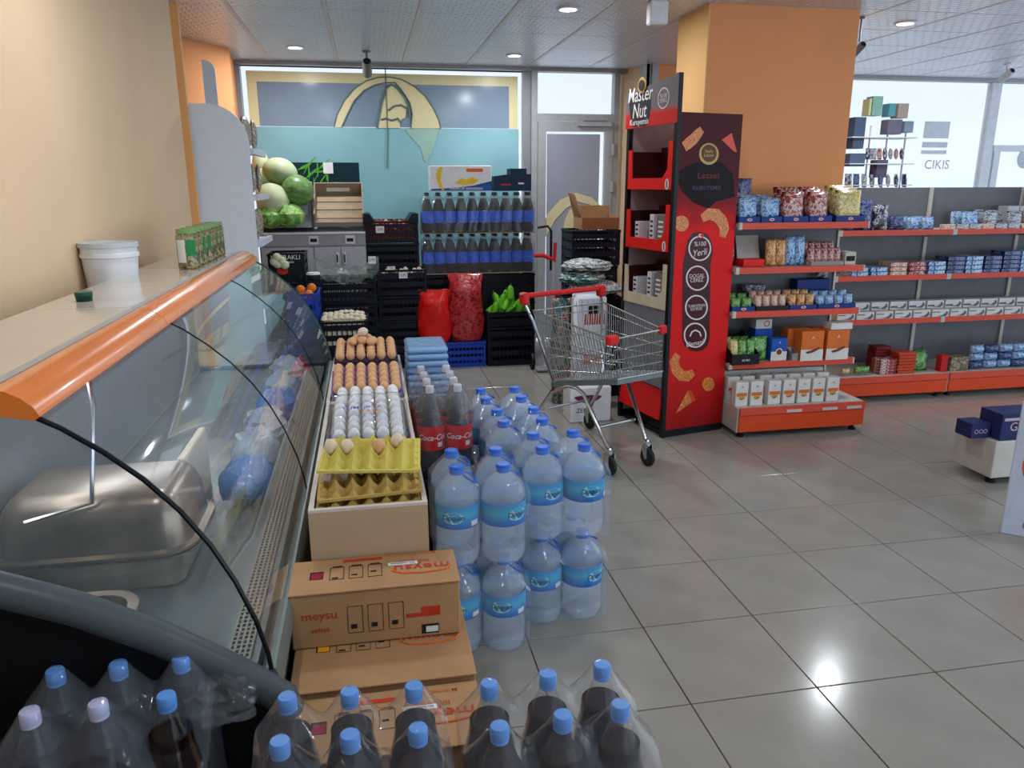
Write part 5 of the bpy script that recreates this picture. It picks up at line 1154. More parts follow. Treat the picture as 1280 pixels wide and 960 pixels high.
band([c2(*q) for q in ((185, 395), (195, 370), (215, 360), (238, 372), (245, 395))], .005, WHI, 'seal_picture', .002)
art([c2(*q) for q in oval(285, 655, 33, 38)], CHIP, 'printed_chip', .001)
art([c2(*q) for q in ((175, 685), (215, 740), (108, 815))], CHIP, 'printed_cone', .001); art([c2(*q) for q in ((172, 688), (190, 690), (214, 738), (195, 752))], mat('orange_red_cone_inner', (206, 70, 40), .35), 'printed_cone', .0016)
for (u, v) in (cr(250, 825), c2(225, 77), c2(220, 237), c2(213, 388)):
    R_ = 15.0; ring_o = oval(u, v, R_*.95, R_*1.05, 36); ring_i = oval(u, v, R_*.83, R_*.93, 36)
    qo = [pp_(*p) for p in ring_o]; qi = [pp_(*p) for p in ring_i]; b = MB(); n = 36; b.add([(p.x, p.y-.0012, p.z) for p in qo+qi], [(k, (k+1) % n, n+(k+1) % n, n+k) for k in range(n)], WHI); b.build('seal_ring', sp_, fixn=False)
def ptext(s, u, v, size, m, w=1, rot=0, shear=0):
    q = pp_(u, v); c, s_ = math.cos(rot), math.sin(rot); return lettering(sp_, s, (q.x, q.y-.0018, q.z), (c, 0, s_), (-s_, 0, c), size, m, wide=w, shear=shear)
ptext('%100', *cr(252, 800), .042, WHI, 1.0); ptext('Yerli', *cr(248, 850), .058, WHI, 1.0, .1, .2); ptext('DOGAL\nCEREZ', *c2(222, 77), .034, WHI); ptext('TURKIYENIN\nKEYIFLISI', *c2(220, 237), .026, WHI, .9); ptext('Osmanli', *c2(213, 432), .044, WHI, 1, .1, .2)
ptext('Lezzet', *cr(300, 410), .05, mat('dim_maroon_ink', (110, 40, 44), .4), 1.3); ptext('KURUYEMIS', *cr(290, 480), .034, mat('dim_blue_ink', (70, 70, 100), .4), 1.2)
art([cr(*q) for q in oval(256, 752, 18, 14)], STR, 'flag_mark', .0014)
band([cr(*q) for q in oval(254, 752, 8, 8, 10, .8, 5.4)], .004, WHI, 'flag_mark', .002)
# front (faces the camera's left): header and trays, local -x side
def front_text(s, y, z, size, m, par, w=1, x=-.012, shear=0): return lettering(par, s, (x, y, z), (0, -1, 0), (0, 0, 1), size, m, wide=w, shear=shear)
GHD = grad_mat('grey_to_red_header_print', 2, [(1.98, (206, 30, 30)), (2.07, (200, 34, 34)), (2.11, (110, 104, 110)), (2.26, (92, 90, 98))], .3, noise=.02)
b = MB(); b.prism([(0.0, 1.99), (SD+.01, 1.985), (SD+.01, 2.20), (SD*.8, 2.215), (0.0, 2.265)], -.010, .004, GHD, 'x'); hd = b.build('header_board', ds)
b = MB(); b.prism([(SD*.54, 2.0), (SD*.60, 1.99), (SD*.86, 1.995), (SD*.92, 2.06), (SD*.97, 2.18), (SD*.90, 2.205), (SD*.52, 2.20), (SD*.50, 2.10)], -.0112, -.0102, mat('dark_header_plate', (54, 50, 56), .6), 'x'); b.build('title_plate', hd)
PWH = mat('bright_white_ink', (236, 232, 230), .5)
front_text('Master\nNut', SD*.73, 2.135, .125, PWH, hd, .82, shear=.15); front_text('Kuruyemis', SD*.73, 2.02, .052, PWH, hd, 1.0, shear=.1)
b = MB(); n = 30
for (ra, rb_) in ((.062, .054),):
    vs = [(-.0115, SD*.26+ra*math.cos(2*PI*k/n), 2.14+ra*math.sin(2*PI*k/n)) for k in range(n)]+[(-.0115, SD*.26+rb_*math.cos(2*PI*k/n), 2.14+rb_*math.sin(2*PI*k/n)) for k in range(n)]
    b.add(vs, [(k, (k+1) % n, n+(k+1) % n, n+k) for k in range(n)], WHI)
b.build('header_ring', hd, fixn=False); front_text('%100\nYERLI', SD*.26, 2.14, .035, WHI, hd)
b = MB(); b.lathe([(0, 0), (.045, 0), (.048, .006), (0, .008)], GLD, 20, T=Matrix.Translation((-.012, SD*.68, 2.24)) @ Matrix.Rotation(-PI/2, 4, 'Y')); hb = b.build('gold_badge', ds)
b = MB(); b.lathe([(0, 0), (.032, 0), (.032, .002)], mat('dark_badge_centre', (40, 34, 30), .3), 18, T=Matrix.Translation((-.021, SD*.68, 2.24)) @ Matrix.Rotation(-PI/2, 4, 'Y')); b.build('badge_centre', hb)
CRM = mat('cream_tray_board', (206, 192, 166), .5); GRT = mat('grey_lower_panel', (120, 122, 128), .45)
def dtray(z0, z1, m, label, content=None):
    """shelf with a red cut-out front board, open above"""
    t = bpy.data.objects.new('shelf_tray', None); COL.objects.link(t); t.parent = ds
    b = MB(); y0, y1 = .03, SD-.035; h = z1-z0
    outer = [(y0, z0), (y1, z0), (y1, z1-.02), (y1-.05, z1-.02), (y1-.07, z0+.30*h), (y0+.10, z0+.24*h), (y0+.05, z0+.42*h), (y0+.05, z1+.02), (y0, z1+.02)]
    # built from convex pieces
    for q in ([(y0, z0), (y1, z0), (y1, z0+.26*h), (y0, z0+.26*h)], [(y1-.05, z0+.26*h), (y1, z0+.26*h), (y1, z1-.02), (y1-.04, z1-.02)], [(y0, z0+.26*h), (y0+.10, z0+.26*h), (y0+.05, z0+.45*h), (y0+.045, z1+.02), (y0, z1+.02)]):
        b.prism(q, -.006, .002, m, 'x')
    b.build('tray_front', t)
    b = MB(); b.box(.003, SW-.015, y0, y1, z0+.01, z0+.022, m); b.build('tray_floor', t)
    b = MB(); b.box(.25, .26, y0, y1, z0+.022, z1, MRN); b.box(.003, .25, y0, y0+.006, z0+.022, z1*.5+z0*.5+.05, MRN); b.box(.003, .25, y1-.006, y1, z0+.022, z1-.03, MRN); b.build('tray_lining', t)
    if m is STR:
        b = MB(); b.add([(-.0075, y0+.045+.022*math.cos(a), z0+.12*h+.034*math.sin(a)) for a in [2*PI*k/18 for k in range(18)]], [tuple(range(18))], WHI); b.add([(-.008, y0+.045+q[0], z0+.12*h+q[1]) for q in ((-.005, -.02), (.005, -.02), (.005, .02), (-.005, .02))], [(0, 1, 2, 3)], INKK); b.build('price_oval', t, fixn=False)
    return t
dtray(1.60, 1.87, STR, ''); dtray(1.22, 1.49, STR, ''); dtray(.85, 1.12, CRM, '')
b = MB(); b.box(.0, .012, .03, SD-.035, .33, .85, GRT); b.build('lower_panel', ds)
b = MB(); b.prism([(-.02, .12), (.03, .12), (.03, .30), (.012, .32)], .03, SD-.035, STR, 'y'); b.build('lower_red_tray', ds)
BXW = mat('white_snack_box', (208, 206, 214), .4); BXI = mat('grey_snack_box_print', (120, 110, 110), .5)
Md = Matrix.Translation(ds.location) @ Matrix.Rotation(rad(12.5), 4, 'Z')
def on_stand(x, y, z): return Md @ Vector((x, y, z))
for z0, lab in ((1.243, 'middle'), (.873, 'lower')):
    for k, (y, w_) in enumerate(((.12, .09), (.225, .05), (.40, .05))):
        r = empty('snack_box', on_stand(.07, y+.04, z0), f"{['wide grey-printed', 'narrow white', 'slim white'][k]} snack box on the {lab} tray of the red display stand", 'box', rz=rad(12.5))
        b = MB(); b.bbox(-.05, .05, -w_/2, w_/2, 0, .20 if k < 2 else .15, BXW if k else BXI, .002); b.build('box_body', r)
        b = MB()
        for q in range(5): b.box(-.0512, -.0505, -w_*.3, w_*.3, .03+.03*q, .042+.03*q, INKK if k else PAPER)
        b.build('printed_lines', r)

# ================================================================ orange gondola shelves
def gondola(x0, x1, yb, yf, ybase, shelves, zb, label, seams=(), back_h=1.42, name='gondola_shelf'):
    r = empty(name, ((x0+x1)/2, yb, 0), label, 'shelf'); cx = (x0+x1)/2; hx = (x1-x0)/2; F = yf-yb; Bf = ybase-yb
    b = MB(); b.box(-hx, hx, -.03, -.002, .05, back_h, SHGREY); b.build('back_panel', r)
    xs = [-hx]+[s-cx for s in seams]+[hx]
    for x in xs:
        b = MB(); b.box(max(-hx, x-.015), min(hx, x+.015), -.045, -.031, .05, back_h, SHWH); b.build('upright_post', r)
    for z in shelves:
        for a, c in zip(xs, xs[1:]):
            b = MB(); b.box(a+.002, c-.002, F+.02, -.035, z-.018, z, SHWH); b.prism([(F+.02, z-.018), (-.04, z-.018), (-.04, z-.07)], a+.002, a+.006, SHWH, 'x'); b.prism([(F+.02, z-.018), (-.04, z-.018), (-.04, z-.07)], c-.006, c-.002, SHWH, 'x'); bd = b.build('shelf_board', r)
            b = MB(); b.box(a+.025, c-.012, F-.004, F+.019, z-.034, z+.006, SHRED); b.build('price_rail', bd)
            b = MB(); b.box(a+.001, a+.024, F-.006, F+.02, z-.036, z+.008, SHWH); b.box(c-.011, c-.001, F-.006, F+.02, z-.036, z+.008, SHWH); b.build('rail_end_cap', bd)
    for a, c in zip(xs, xs[1:]):
        b = MB(); b.box(a+.002, c-.002, Bf+.012, -.03, zb-.02, zb, SHWH); b.box(a+.001, a+.013, Bf+.012, -.03, .04, zb-.02, SHWH); b.box(c-.013, c-.001, Bf+.012, -.03, .04, zb-.02, SHWH); bd = b.build('base_cabinet', r)
        b = MB(); b.box(a+.012, c-.008, Bf-.002, Bf+.01, .045, zb-.05, SHORNG); b.build('kick_plate', bd)
        b = MB(); b.box(a+.012, c-.008, Bf-.008, Bf+.011, zb-.045, zb+.004, SHRED); b.build('price_rail', bd)
        for x in (a+.05, c-.05):
            b = MB(); b.lathe([(.025, 0), (.025, .012), (.012, .02), (.012, .045)], BLACK, 12, T=Matrix.Translation((x, Bf+.05, 0))); b.build('foot', bd)
    return r
G1 = gondola(2.332, 3.26, 4.955, 4.60, 4.42, (1.385, 1.10, .812, .465), .205, 'near orange gondola shelf against the orange pillar')
G2 = gondola(3.46, 6.0, 5.56, 5.22, 5.06, (1.285, .945, .605), .19, 'long orange gondola shelf running to the right edge', seams=(4.43, 5.28), back_h=1.60)
for x in (-.12, .14, .32):
    b = MB(); b.box(x, x+.11, -.5435, -.5428, .165, .185, SHWH); b.build('price_strip', G1)

# packaging inks
PK = {
 'blue': print_mat('light_blue_snack_print', [(34, 70, 140), (120, 170, 214), (190, 210, 226), (60, 110, 180)], 28, .22, bump=.3),
 'redw': print_mat('red_white_snack_print', [(150, 34, 34), (206, 190, 186), (180, 60, 56), (110, 40, 44)], 22, .22, bump=.3),
 'yel': print_mat('yellow_snack_print', [(196, 170, 80), (226, 210, 140), (170, 150, 80), (230, 224, 190)], 28, .22, bump=.3),
 'navy': print_mat('navy_snack_print', [(22, 34, 76), (30, 48, 104), (110, 126, 166), (34, 50, 100)], 30, .25, bump=.3),
 'green': print_mat('green_snack_print', [(40, 110, 50), (120, 170, 80), (60, 140, 66), (200, 210, 150)], 18, .25, bump=.3),
 'org': print_mat('orange_snack_print', [(176, 100, 50), (214, 150, 84), (226, 196, 150), (150, 80, 44)], 20, .25, bump=.3),
 'pink': print_mat('pink_cream_snack_print', [(206, 160, 150), (226, 206, 180), (186, 120, 120), (214, 190, 160)], 20, .25, bump=.3),
 'silver': print_mat('silver_grey_pack_print', [(150, 154, 162), (196, 200, 206), (90, 96, 106), (210, 212, 216)], 14, .25, stretch=(.5, 1, 2)),
 'dark': print_mat('dark_snack_print', [(30, 30, 40), (70, 74, 90), (190, 194, 204), (40, 40, 54)], 20, .25, bump=.3),
}
FOIL = mat('foil_edge', (180, 184, 192), .3, metal=.6)
PM = {k: pouch(.16, .19, .06, m, name='snack_pouch') for k, m in PK.items()}
for o in PM.values(): o.location = (0, 0, -5)
usedp = set()
CN = {'blue': 'light blue', 'redw': 'red and white', 'yel': 'yellow', 'navy': 'navy blue', 'green': 'green', 'org': 'orange', 'pink': 'pink and cream', 'silver': 'silver grey', 'dark': 'dark'}
def put_pouch(k, loc, rz, label, grp=None, s=(1, 1, 1), rx=-.12):
    src = PM[k]
    if k not in usedp: usedp.add(k); c = src
    else: c = bpy.data.objects.new('snack_pouch', src.data); COL.objects.link(c)
    c.location = loc; c.rotation_euler = (rx, 0, rz); c.scale = s; return tag(c, label, 'pouch', grp)
TRB = mat('royal_blue_display_tray', (24, 52, 124), .4)
def dispbox(x0, x1, y0, y1, z, h, m, label, oval_=True, name='display_tray'):
    r = empty(name, ((x0+x1)/2, (y0+y1)/2, z), label, 'tray'); hx, hy = (x1-x0)/2, (y1-y0)/2; t = .003
    b = MB(); b.box(-hx, hx, -hy, hy, 0, t, m); b.box(-hx, hx, -hy, -hy+t, t, h*.6, m); b.box(-hx, hx, hy-t, hy, t, h*1.6, m)
    for s in (-1, 1): b.prism([(-hy+t, t), (hy-t, t), (hy-t, h*1.6), (0, h), (-hy+t, h*.6)], min(s*hx, s*(hx-t)), max(s*hx, s*(hx-t)), m, 'x')
    b.build('tray_body', r)
    if oval_:
        b = MB(); b.add([(.018*math.cos(a), -hy-.001, h*.32+.009*math.sin(a)) for a in [2*PI*k/14 for k in range(14)]], [tuple(range(14))], PAPER); b.add([(.013*math.cos(a), -hy-.0015, h*.32+.005*math.sin(a)) for a in [2*PI*k/14 for k in range(14)]], [tuple(range(14))], RED); b.build('oval_mark', r, fixn=False)
    return r
# --- top board of the near gondola
z = 1.387
for k, (x0, x1, kk, hh) in enumerate(((2.345, 2.49, 'blue', .85), (2.50, 2.645, 'blue', .8), (2.655, 2.83, 'redw', 1.0), (2.84, 3.0, 'redw', 1.0), (3.03, 3.24, 'yel', 1.05))):
    dispbox(x0, x1, 4.625, 4.85, z, .07, TRB, f"dark blue display tray, {ORD[k]} from left on the top board of the near gondola")
    for j in range(3): put_pouch(kk, ((x0+x1)/2+random.uniform(-.006, .006), 4.665+.06*j, z+.006), random.uniform(-.06, .06), f"{CN[kk]} snack pouch, {['front', 'middle', 'back'][j]} one in the {ORD[k]} tray of the top board", 'snack pouches on the top board', s=((x1-x0)/.17, .9, hh*(1+.08*j)))
dispbox(2.345, 2.48, 4.86, 4.94, z, .07, TRB, 'dark blue display tray at the back left of the top board')
put_pouch('dark', (2.385, 4.90, z+.18), 0, 'tall silver and black pouch standing highest on the top board', s=(.45, .7, .85), rx=0)
put_pouch('navy', (2.50, 4.90, z+.10), .1, 'navy pouch leaning at the back of the top board', s=(.75, .7, .95), rx=0)
# --- second board
z = 1.102
def box_thing(name, x, y, z, w, d, h, m, label, cat='box', front=None, rz=0, grp=None, art_=None):
    r = empty(name, (x, y, z), label, cat, grp, rz=rz); b = MB(); b.bbox(-w/2, w/2, -d/2, d/2, 0, h, m, .0025); b.build('box_body', r)
    if art_: art_(r, w, d, h)
    return r
r = box_thing('open_carton', 2.50, 4.76, z, .15, .16, .05, STR, 'small red carton with raised cream lid on the second board of the near gondola')
b = MB(); T = Matrix.Translation((0, .0, .05)) @ Matrix.Rotation(rad(-18), 4, 'X'); b.box(-.08, .08, 0, .006, 0, .155, mat('cream_grey_lid', (170, 162, 154), .5), T=T); b.build('raised_lid', r)
put_pouch('redw', (2.385, 4.80, z), .1, 'red spotted pouch at the left end of the second board', s=(.5, .8, .75))
for k, (x, kk) in enumerate(((2.63, 'org'), (2.70, 'org'), (2.77, 'blue'), (2.84, 'blue'))):
    put_pouch(kk, (x, 4.70, z), random.uniform(-.1, .1), f"{'orange' if kk == 'org' else 'light blue'} pouch, {ORD[k]} from left in the middle of the second board", 'pouches in the middle of the second board', s=(.5, .9, .95 if k < 2 else 1.05))
for j in range(2):
    for k in range(5): put_pouch('redw', (2.91+.048*k, 4.68+.08*j, z), random.uniform(-.1, .1), f"red and white stick pack, {ORD[k]} from left in the {'front' if j == 0 else 'back'} row of the second board", 'red and white stick packs', s=(.36, .7, .62+.18*j))
dispbox(2.89, 3.13, 4.64, 4.82, z, .05, mat('grey_display_tray', (150, 146, 140), .5), 'grey tray of red and white stick packs on the second board', False)
box_thing('small_carton', 3.19, 4.72, z, .08, .12, .085, SHWH, 'small cream printed carton at the right end of the second board', art_=lambda r, w, d, h: [None for b in [MB()] for _ in [b.box(-w*.4, w*.4, -d/2-.001, -d/2-.0002, h*.3, h*.7, INKK)] for __ in [b.build('printed_panel', r)]])
# --- third board
z = .814
for k, (x0, x1, kk, hh, m) in enumerate(((2.34, 2.50, 'green', .45, TRB), (2.51, 2.745, 'pink', .52, DKF), (2.755, 2.95, 'org', .52, TRB), (2.96, 3.24, 'blue', .45, TRB))):
    dispbox(x0, x1, 4.62, 4.82, z, .055, m, f"{'black' if m is DKF else 'dark blue'} display tray, {ORD[k]} from left on the third board", k != 1)
    n = [2, 4, 3, 4][k]
    for q in range(n):
        for j in range(2): put_pouch(kk, (x0+(x1-x0)*(q+.5)/n, 4.66+.07*j, z+.005), random.uniform(-.08, .08), f"{CN[kk]} packet, {ORD[q]} from left, {'front' if j == 0 else 'back'} row, {ORD[k]} tray, third board", 'packets in trays on the third board', s=((x1-x0)/n/.165, .8, hh+.1*j))
for k, (x, w_, zz, m, lab) in enumerate(((2.62, .16, z, PK['pink'], 'flat pink and white carton at the back of the third board'), (2.60, .15, z+.075, PK['dark'], 'flat black carton lying on the pink one at the back of the third board'), (3.05, .26, z, TRB, 'blue carton at the back right of the third board'), (3.04, .25, z+.09, TRB, 'upper blue carton at the back right of the third board'))):
    box_thing('flat_carton', x, 4.87, zz, w_, .09, .073 if k < 2 else .085, m, lab)
put_pouch('dark', (3.12, 4.86, z+.176), 0, 'small clear-topped packet on the blue cartons of the third board', s=(.6, .6, .35))
# --- fourth board
z = .467
BXB = mat('royal_blue_tea_box', (34, 84, 176), .35); WBX = mat('white_box_print', (214, 212, 206), .4); BRI = mat('brown_food_picture', (120, 60, 30), .5); ORB = mat('orange_box_print', (214, 110, 44), .4, var=.06)
def tea(r, w, d, h):
    b = MB(); b.box(-w/2-.0005, w/2+.0005, -d/2-.001, -d/2, 0, h*.42, WBX); b.build('white_lower_print', r)
    b = MB(); n = 18; b.add([(.026*math.cos(2*PI*k/n), -d/2-.0018, h*.4+.026*math.sin(2*PI*k/n)) for k in range(n)], [tuple(range(n))], PAPER); b.add([(.02*math.cos(2*PI*k/n), -d/2-.0024, h*.4+.02*math.sin(2*PI*k/n)) for k in range(n)], [tuple(range(n))], BRI); b.build('cup_picture', r, fixn=False)
    lettering(r, 'A', (.0, -d/2-.002, h*.82), (1, 0, 0), (0, 0, 1), .02, PAPER)
r = dispbox(2.335, 2.53, 4.56, 4.84, z, .12, DKF, 'black display tray of green and yellow packets on the fourth board', False); lettering(r, '60 000', (0, -.1405, .03), (1, 0, 0), (0, 0, 1), .02, PAPER)
for k in range(3):
    for j in range(2): put_pouch(['yel', 'green', 'green'][k], (2.375+.06*k, 4.62+.09*j, z+.006), .1, f"{['yellow', 'green', 'darker green'][k]} packet in the {'front' if j == 0 else 'back'} row of the black tray on the fourth board", s=(.42, .8, .82))
put_pouch('green', (2.575, 4.66, z), 0, 'broad green packet right of the black tray on the fourth board', s=(.75, 1, .88), rx=-.05)
box_thing('tea_box', 2.705, 4.66, z, .115, .07, .155, BXB, 'blue and white box with a round cup picture on the fourth board', art_=tea)
box_thing('tea_box', 2.655, 4.80, z, .13, .09, .20, BXB, 'plain blue box behind, carrying the smaller cup-picture box')
box_thing('tea_box', 2.645, 4.78, z+.202, .12, .07, .065, WBX, 'small box with round picture on top of the fourth board boxes', art_=lambda r, w, d, h: lettering(r, 'O', (.02, -d/2-.001, h/2), (1, 0, 0), (0, 0, 1), .06, INKR))
def orbx(r, w, d, h):
    b = MB(); b.box(-w/2-.0005, w/2+.0005, -d/2-.001, -d/2, 0, h*.38, WBX); b.build('white_lower_print', r)
    b = MB(); b.add([(x, -d/2-.0016, zz) for x, zz in ((-w*.3, h*.30), (-w*.05, h*.36), (w*.3, h*.46), (w*.34, h*.40), (w*.05, h*.28), (-w*.2, h*.24))], [(0, 1, 2, 3, 4, 5)], BRI); b.build('biscuit_picture', r, fixn=False); lettering(r, 'A', (0, -d/2-.0015, h*.78), (1, 0, 0), (0, 0, 1), .03, WBX)
for k, x in enumerate((2.925, 3.115)):
    for j in range(2):
        box_thing('rice_box', x+(-.04*j), 4.63+.105*j, z, .165 if j == 0 else .17, .09, .205+.0*j, ORB, f"orange and white carton, {'left' if k == 0 else 'right'} one in the {'front' if j == 0 else 'back'} row of the fourth board", art_=orbx)
box_thing('white_carton', 3.135, 4.64, z+.207, .16, .10, .045, WBX, 'flat white carton on the right orange carton of the fourth board')
dispbox(2.79, 2.835, 4.60, 4.84, z, .09, mat('grey_tray_b', (140, 138, 136), .5), 'grey price tray between the blue box and the orange cartons', False)
# --- base: white cartons
def milk(r, w, d, h):
    b = MB(); b.box(-w*.42, w*.42, -d/2-.001, -d/2-.0002, h*.42, h*.56, ORB); b.build('orange_band', r)
    b = MB(); n = 14; b.add([(w*.26*math.cos(2*PI*k/n), -d/2-.0018, h*.36+h*.09*math.sin(2*PI*k/n)) for k in range(n)], [tuple(range(n))], GLD); b.add([(x*w, -d/2-.0022, q*h) for x, q in ((-.28, .34), (-.05, .31), (.2, .38), (0, .27))], [(0, 1, 2, 3)], BRI); b.build('food_picture', r, fixn=False)
    lettering(r, 'A', (.0, -d/2-.002, h*.80), (1, 0, 0), (0, 0, 1), .022, BRI)
proto = None
for j in range(2):
    for k in range(7):
        x = 2.375+.107*k+(.02 if k > 1 else 0)+.01*j; lab = f"white food carton with orange band, {ORD[k]} from left {'front' if j == 0 else 'back'} row, gondola base"
        if proto is None: proto = box_thing('food_carton', x, 4.50, .207, .088, .06, .165, WBX, lab, 'carton', art_=milk, grp='white cartons on the gondola base')
        else: dup(proto, (x, 4.50+.14*j, .207+(.0 if j == 0 else .0)), lab, group='white cartons on the gondola base')
box_thing('white_carton', 2.75, 4.80, .207, .75, .12, .175, WBX, 'long white carton row at the back of the gondola base')
SGR = mat('slate_pack_print', (92, 98, 112), .35)
def silv(r, w, d, h):
    b = MB(); b.box(-w*.47, -w*.05, -d/2-.001, -d/2-.0002, h*.60, h*.72, SGR); b.build('printed_lettering', r)
    b = MB(); yy = -d/2-.0012; b.add([(x*w, yy, q) for x, q in ((-.2, h-.052), (.10, h-.046), (.28, h-.03), (.33, h-.012), (.42, h-.02), (.44, h-.04), (.30, h-.056))], [(0, 1, 2, 3, 4, 5, 6)], SGR); b.build('printed_swoosh', r, fixn=False)
# --- long gondola goods
z = 1.287
for k, (x, kk, w_, h_) in enumerate(((3.56, 'navy', .9, 1.05), (3.70, 'navy', .9, 1.2), (3.84, 'dark', .9, 1.0), (3.98, 'navy', .8, .55), (4.12, 'blue', .7, .5), (4.25, 'blue', .7, .5), (4.62, 'blue', .9, .7), (4.80, 'silver', .8, .75), (5.02, 'silver', .9, .7), (5.16, 'pink', .8, .7), (5.30, 'pink', .8, .75), (5.46, 'silver', .9, .7), (5.62, 'silver', .9, .7))):
    for j in range(2): put_pouch(kk, (x, 5.29+.12*j, z), random.uniform(-.1, .1), f"{CN[kk]} bag, {ORD[k]} from left, {'front' if j == 0 else 'back'} row, top board of the long gondola", 'bags on the top board of the long gondola', s=(w_, 1.1, h_))
for k in range(10): box_thing('flat_pack', 4.40+.115*k, 5.26, z, .10, .05, .04, PK['silver'] if k % 3 else PK['pink'], f'flat pale pack, {ORD[k]} in the low front row of the long gondola top board', 'pack', grp='flat pale packs')
box_thing('blue_carton', 5.42, 5.42, z+.14, .28, .12, .17, mat('sky_blue_board', (104, 166, 222), .4), 'sky blue carton high at the right end of the long gondola'); box_thing('price_case', 5.42, 5.42, z, .30, .13, .138, GREYL, 'grey case under the sky blue carton')
for k in range(2):
    for j in range(3): box_thing('grey_drawer_box', 5.05+.11*k, 5.40, z+.001+.057*j, .105, .1, .055, GREYL, f"grey small box, {['left', 'right'][k]} column, {ORD[j]} from the bottom, next to the sky blue carton")
z = .947
xx = 3.60
for k, (kk, n) in enumerate((('blue', 2), ('blue', 2), ('pink', 3), ('redw', 3), ('blue', 3), ('navy', 4), ('blue', 4), ('navy', 4), ('navy', 5), ('blue', 5), ('navy', 5), ('navy', 5), ('blue', 5))):
    for j in range(n):
        box_thing('flat_pack', xx+.07+random.uniform(-.004, .004), 5.30, z+.034*j, .14 if k < 4 else .15, .15, .031, PK[kk], f"{CN[kk]} flat pack, {ORD[j]} from bottom, {ORD[k]} pile, middle board", 'pack', grp='flat packs on the middle board of the long gondola')
    xx += .165
z = .607
for j in range(2):
    for k in range(12):
        r = box_thing('metallic_pack', 3.60+.165*k+.01*j, 5.27+.08*j, z+0, .15, .075, .062+.06*j, WBX, f"silver printed pack, {ORD[k]} from left in the {'front' if j == 0 else 'rear'} row of the third board", 'pack', grp='silver packs on the long gondola', art_=silv)
# base level
z = .192
rr = random.Random(5)
for q, (x, n, w_, m, nm) in enumerate(((3.93, 5, .14, PK['redw'], 'brown-red'), (4.09, 7, .15, mat('orange_red_carton', (190, 70, 40), .4, var=.1), 'orange-red'), (3.97, 8, .13, mat('dark_red_carton', (120, 30, 30), .4, var=.1), 'dark red'))):
    for j in range(n): box_thing('flat_pack', x+rr.uniform(-.004, .004), 5.17+.13*(q == 2)+.0*q, z+.024*j, w_, .11, .022, m, f"{nm} flat carton, {ORD[j]} from the bottom of its pile on the long gondola base", 'carton', grp=nm+' cartons on the base')
put_pouch('green', (3.72, 5.14, z+.02), 0, 'dark green pouch lying at the left end of the long gondola base', s=(.9, .8, .25), rx=0)
put_pouch('yel', (3.58, 5.14, z+.02), 0, 'small yellow packet lying beside the dark green pouch', s=(.5, .8, .2), rx=0)
box_thing('red_pack', 4.42, 5.14, z, .06, .06, .13, mat('crimson_pack', (190, 30, 36), .3), 'upright crimson pack in the middle of the long gondola base')
for k in range(3): put_pouch(['green', 'green', 'navy'][k], (4.25+.05*k, 5.18+.04*k, z), .3*k, f"{['green', 'lighter green', 'navy'][k]} rounded bag in the middle of the long gondola base", s=(.9, 1.5, .85), rx=-.2)
box_thing('brown_pack', 4.56, 5.16, z, .16, .1, .11, print_mat('brown_pack_print', [(90, 60, 50), (170, 150, 120), (60, 90, 50), (120, 80, 70)], 24, .35), 'brown and green box right of the crimson pack')
for k in range(8):
    for j in range(3):
        put_pouch('blue' if (k+j) % 3 else 'navy', (4.74+.13*k, 5.16, z+.062*j), rr.uniform(-.1, .1), f"light blue bag, {ORD[k]} from left, {ORD[j]} from the bottom, right half of the base" if (k+j) % 3 else f"navy bag, {ORD[k]} from left, {ORD[j]} from the bottom, right half of the base", 'bags on the right half of the base', s=(.8, 1.6, .36), rx=-.05)
# --- spinner rack in front of the bright window
r = empty('spinner_rack', (4.42, 6.3, 0), 'tall wire display rack crowded with goods before the bright window', 'rack')
b = MB()
for x in (-.28, -.05, .12, .30): b.tube([(x, 0, 0), (x, 0, 2.12)], .008, WHITE, 6)
b.build('uprights', r)
for z_ in (1.40, 1.62, 1.80, 2.02):
    b = MB(); b.box(-.30, .33, -.12, .12, z_-.008, z_, WHITE); b.build('rack_board', r)
b = MB(); b.lathe([(.0, 0), (.30, 0), (.30, .02), (.0, .03)], GREYA, 24); b.build('rack_base', r, True)
def onrack(x0, x1, z0, z1, m, lab, y=6.26, d=.10): 
    a, c = at(x0, z1, y=y), at(x1, z0, y=y); return box_thing('rack_box', (a.x+c.x)/2, y, a.z, abs(c.x-a.x), d, c.z-a.z, m, lab)
onrack(1061, 1079, 147, 186, mat('slate_box', (70, 84, 108), .4), 'slate blue box at the upper left of the wire rack'); onrack(1085, 1100, 121, 145, mat('pale_green_box', (130, 178, 160), .4), 'pale green box crowning the wire rack', 6.3); onrack(1106, 1116, 130, 146, mat('teal_box', (90, 160, 176), .4), 'teal box beside the pale green one on top of the rack', 6.3); onrack(1117, 1132, 130, 148, mat('sand_box', (176, 160, 148), .4), 'sand coloured box at the top right of the wire rack', 6.3)
onrack(1081, 1086, 124, 145, mat('pale_yellow_box', (206, 206, 150), .4), 'pale yellow narrow box at the top left of the rack', 6.3)
onrack(1104, 1124, 150, 168, mat('mauve_box', (110, 108, 130), .4), 'mauve box on the upper board of the wire rack'); onrack(1125, 1138, 152, 166, mat('greyblue_box', (130, 150, 170), .4), 'small grey-blue box sticking out right on the rack')
onrack(1057, 1078, 192, 208, mat('slate_box2', (84, 96, 120), .4), 'darker slate box on the middle board of the rack'); onrack(1090, 1106, 200, 222, mat('plum_box', (92, 84, 104), .4), 'plum box on the lower board of the rack')
for k in range(7): 
    p = at(1086+7*k, 192, y=6.25); put_pouch(['dark', 'silver', 'redw'][k % 3], p+Vector((0, 0, -.05)), .2*k, f'small snack bag, {ORD[k]} from left on the middle board of the wire rack', 'small bags on the wire rack', s=(.35, .6, .5))
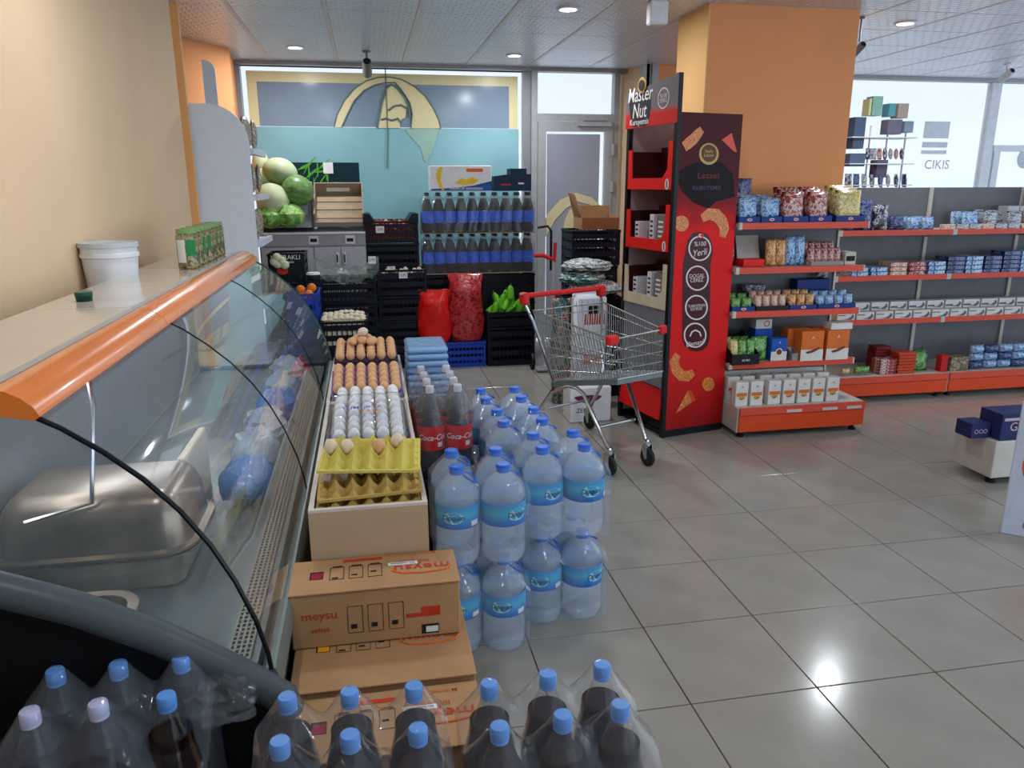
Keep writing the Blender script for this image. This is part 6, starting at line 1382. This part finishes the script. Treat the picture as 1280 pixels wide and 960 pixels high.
for k in range(8): 
    p = at(1060+10*k, 234, y=6.22); put_pouch(['dark', 'navy', 'silver'][k % 3], p+Vector((0, 0, -.0)), .2*k, f'small packet, {ORD[k]} from left on the lowest visible board of the wire rack', 'small packets on the wire rack', s=(.45, .6, .6))

# ================================================================ right edge: white sign board, blue cartons
SGN = mat('white_sign_board', (196, 204, 220), .4)
pA, pB = at(1250, 665, z=0), Vector((3.23, 2.64, 0))
r = empty('sign_board', pA, 'white upright board with an orange round emblem at the right edge', 'sign'); d = (pB-pA); ln = d.length; r.rotation_euler = (0, 0, math.atan2(d.y, d.x))
b = MB(); b.bbox(0, ln, -.01, .01, 0, .66, SGN, .003); b.build('board', r)
b = MB(); n = 30; b.add([(.155+.115*math.cos(2*PI*k/n), -.0112, .36+.125*math.sin(2*PI*k/n)) for k in range(n)], [tuple(range(n))], mat('orange_emblem', (224, 92, 40), .4)); b.build('orange_emblem', r, fixn=False)
lettering(r, 'S', (.17, -.0125, .36), (1, 0, 0), (0, 0, 1), .16, PAPER)
b = MB(); b.tube([(.105+.02*math.cos(2*PI*k/16), -.012, .06+.02*math.sin(2*PI*k/16)) for k in range(16)], .0015, INKK, 4, closed=True); b.build('small_mark', r)
r = empty('low_stand', (3.55, 3.55, 0), 'low cream stand on black feet carrying the navy cartons at right', 'stand')
b = MB(); b.bbox(-.20, .22, -.14, .16, .04, .255, SHWH, .004); b.build('stand_body', r)
for x in (-.15, .17):
    b = MB(); b.lathe([(.03, 0), (.03, .02), (.015, .04)], BLACK, 12, T=Matrix.Translation((x, -.09, 0))); b.build('foot', r)
NVC = mat('navy_carton', (36, 44, 92), .4, var=.1)
r = box_thing('navy_carton', 3.54, 3.50, .257, .33, .16, .15, NVC, 'navy carton with pale lettering on the low cream stand'); lettering(r, 'GOFY', (-.02, -.0815, .075), (1, 0, 0), (0, 0, 1), .07, mat('pinkish_ink', (196, 170, 170), .5))
b = MB(); b.box(-.15, .15, -.0812, -.0805, .112, .128, mat('pinkish_ink', (196, 170, 170), .5)); b.build('printed_band', r)
r = box_thing('navy_carton', 3.305, 3.54, .257, .12, .12, .085, NVC, 'smaller navy carton jutting out left on the low cream stand', art_=lambda r, w, d, h: lettering(r, 'OOO', (0, -d/2-.001, h*.45), (1, 0, 0), (0, 0, 1), .035, mat('pinkish_ink', (196, 170, 170), .5)))
b = MB(); b.box(-.13, -.08, -.15, -.0, .256, .256+.0, NVC)
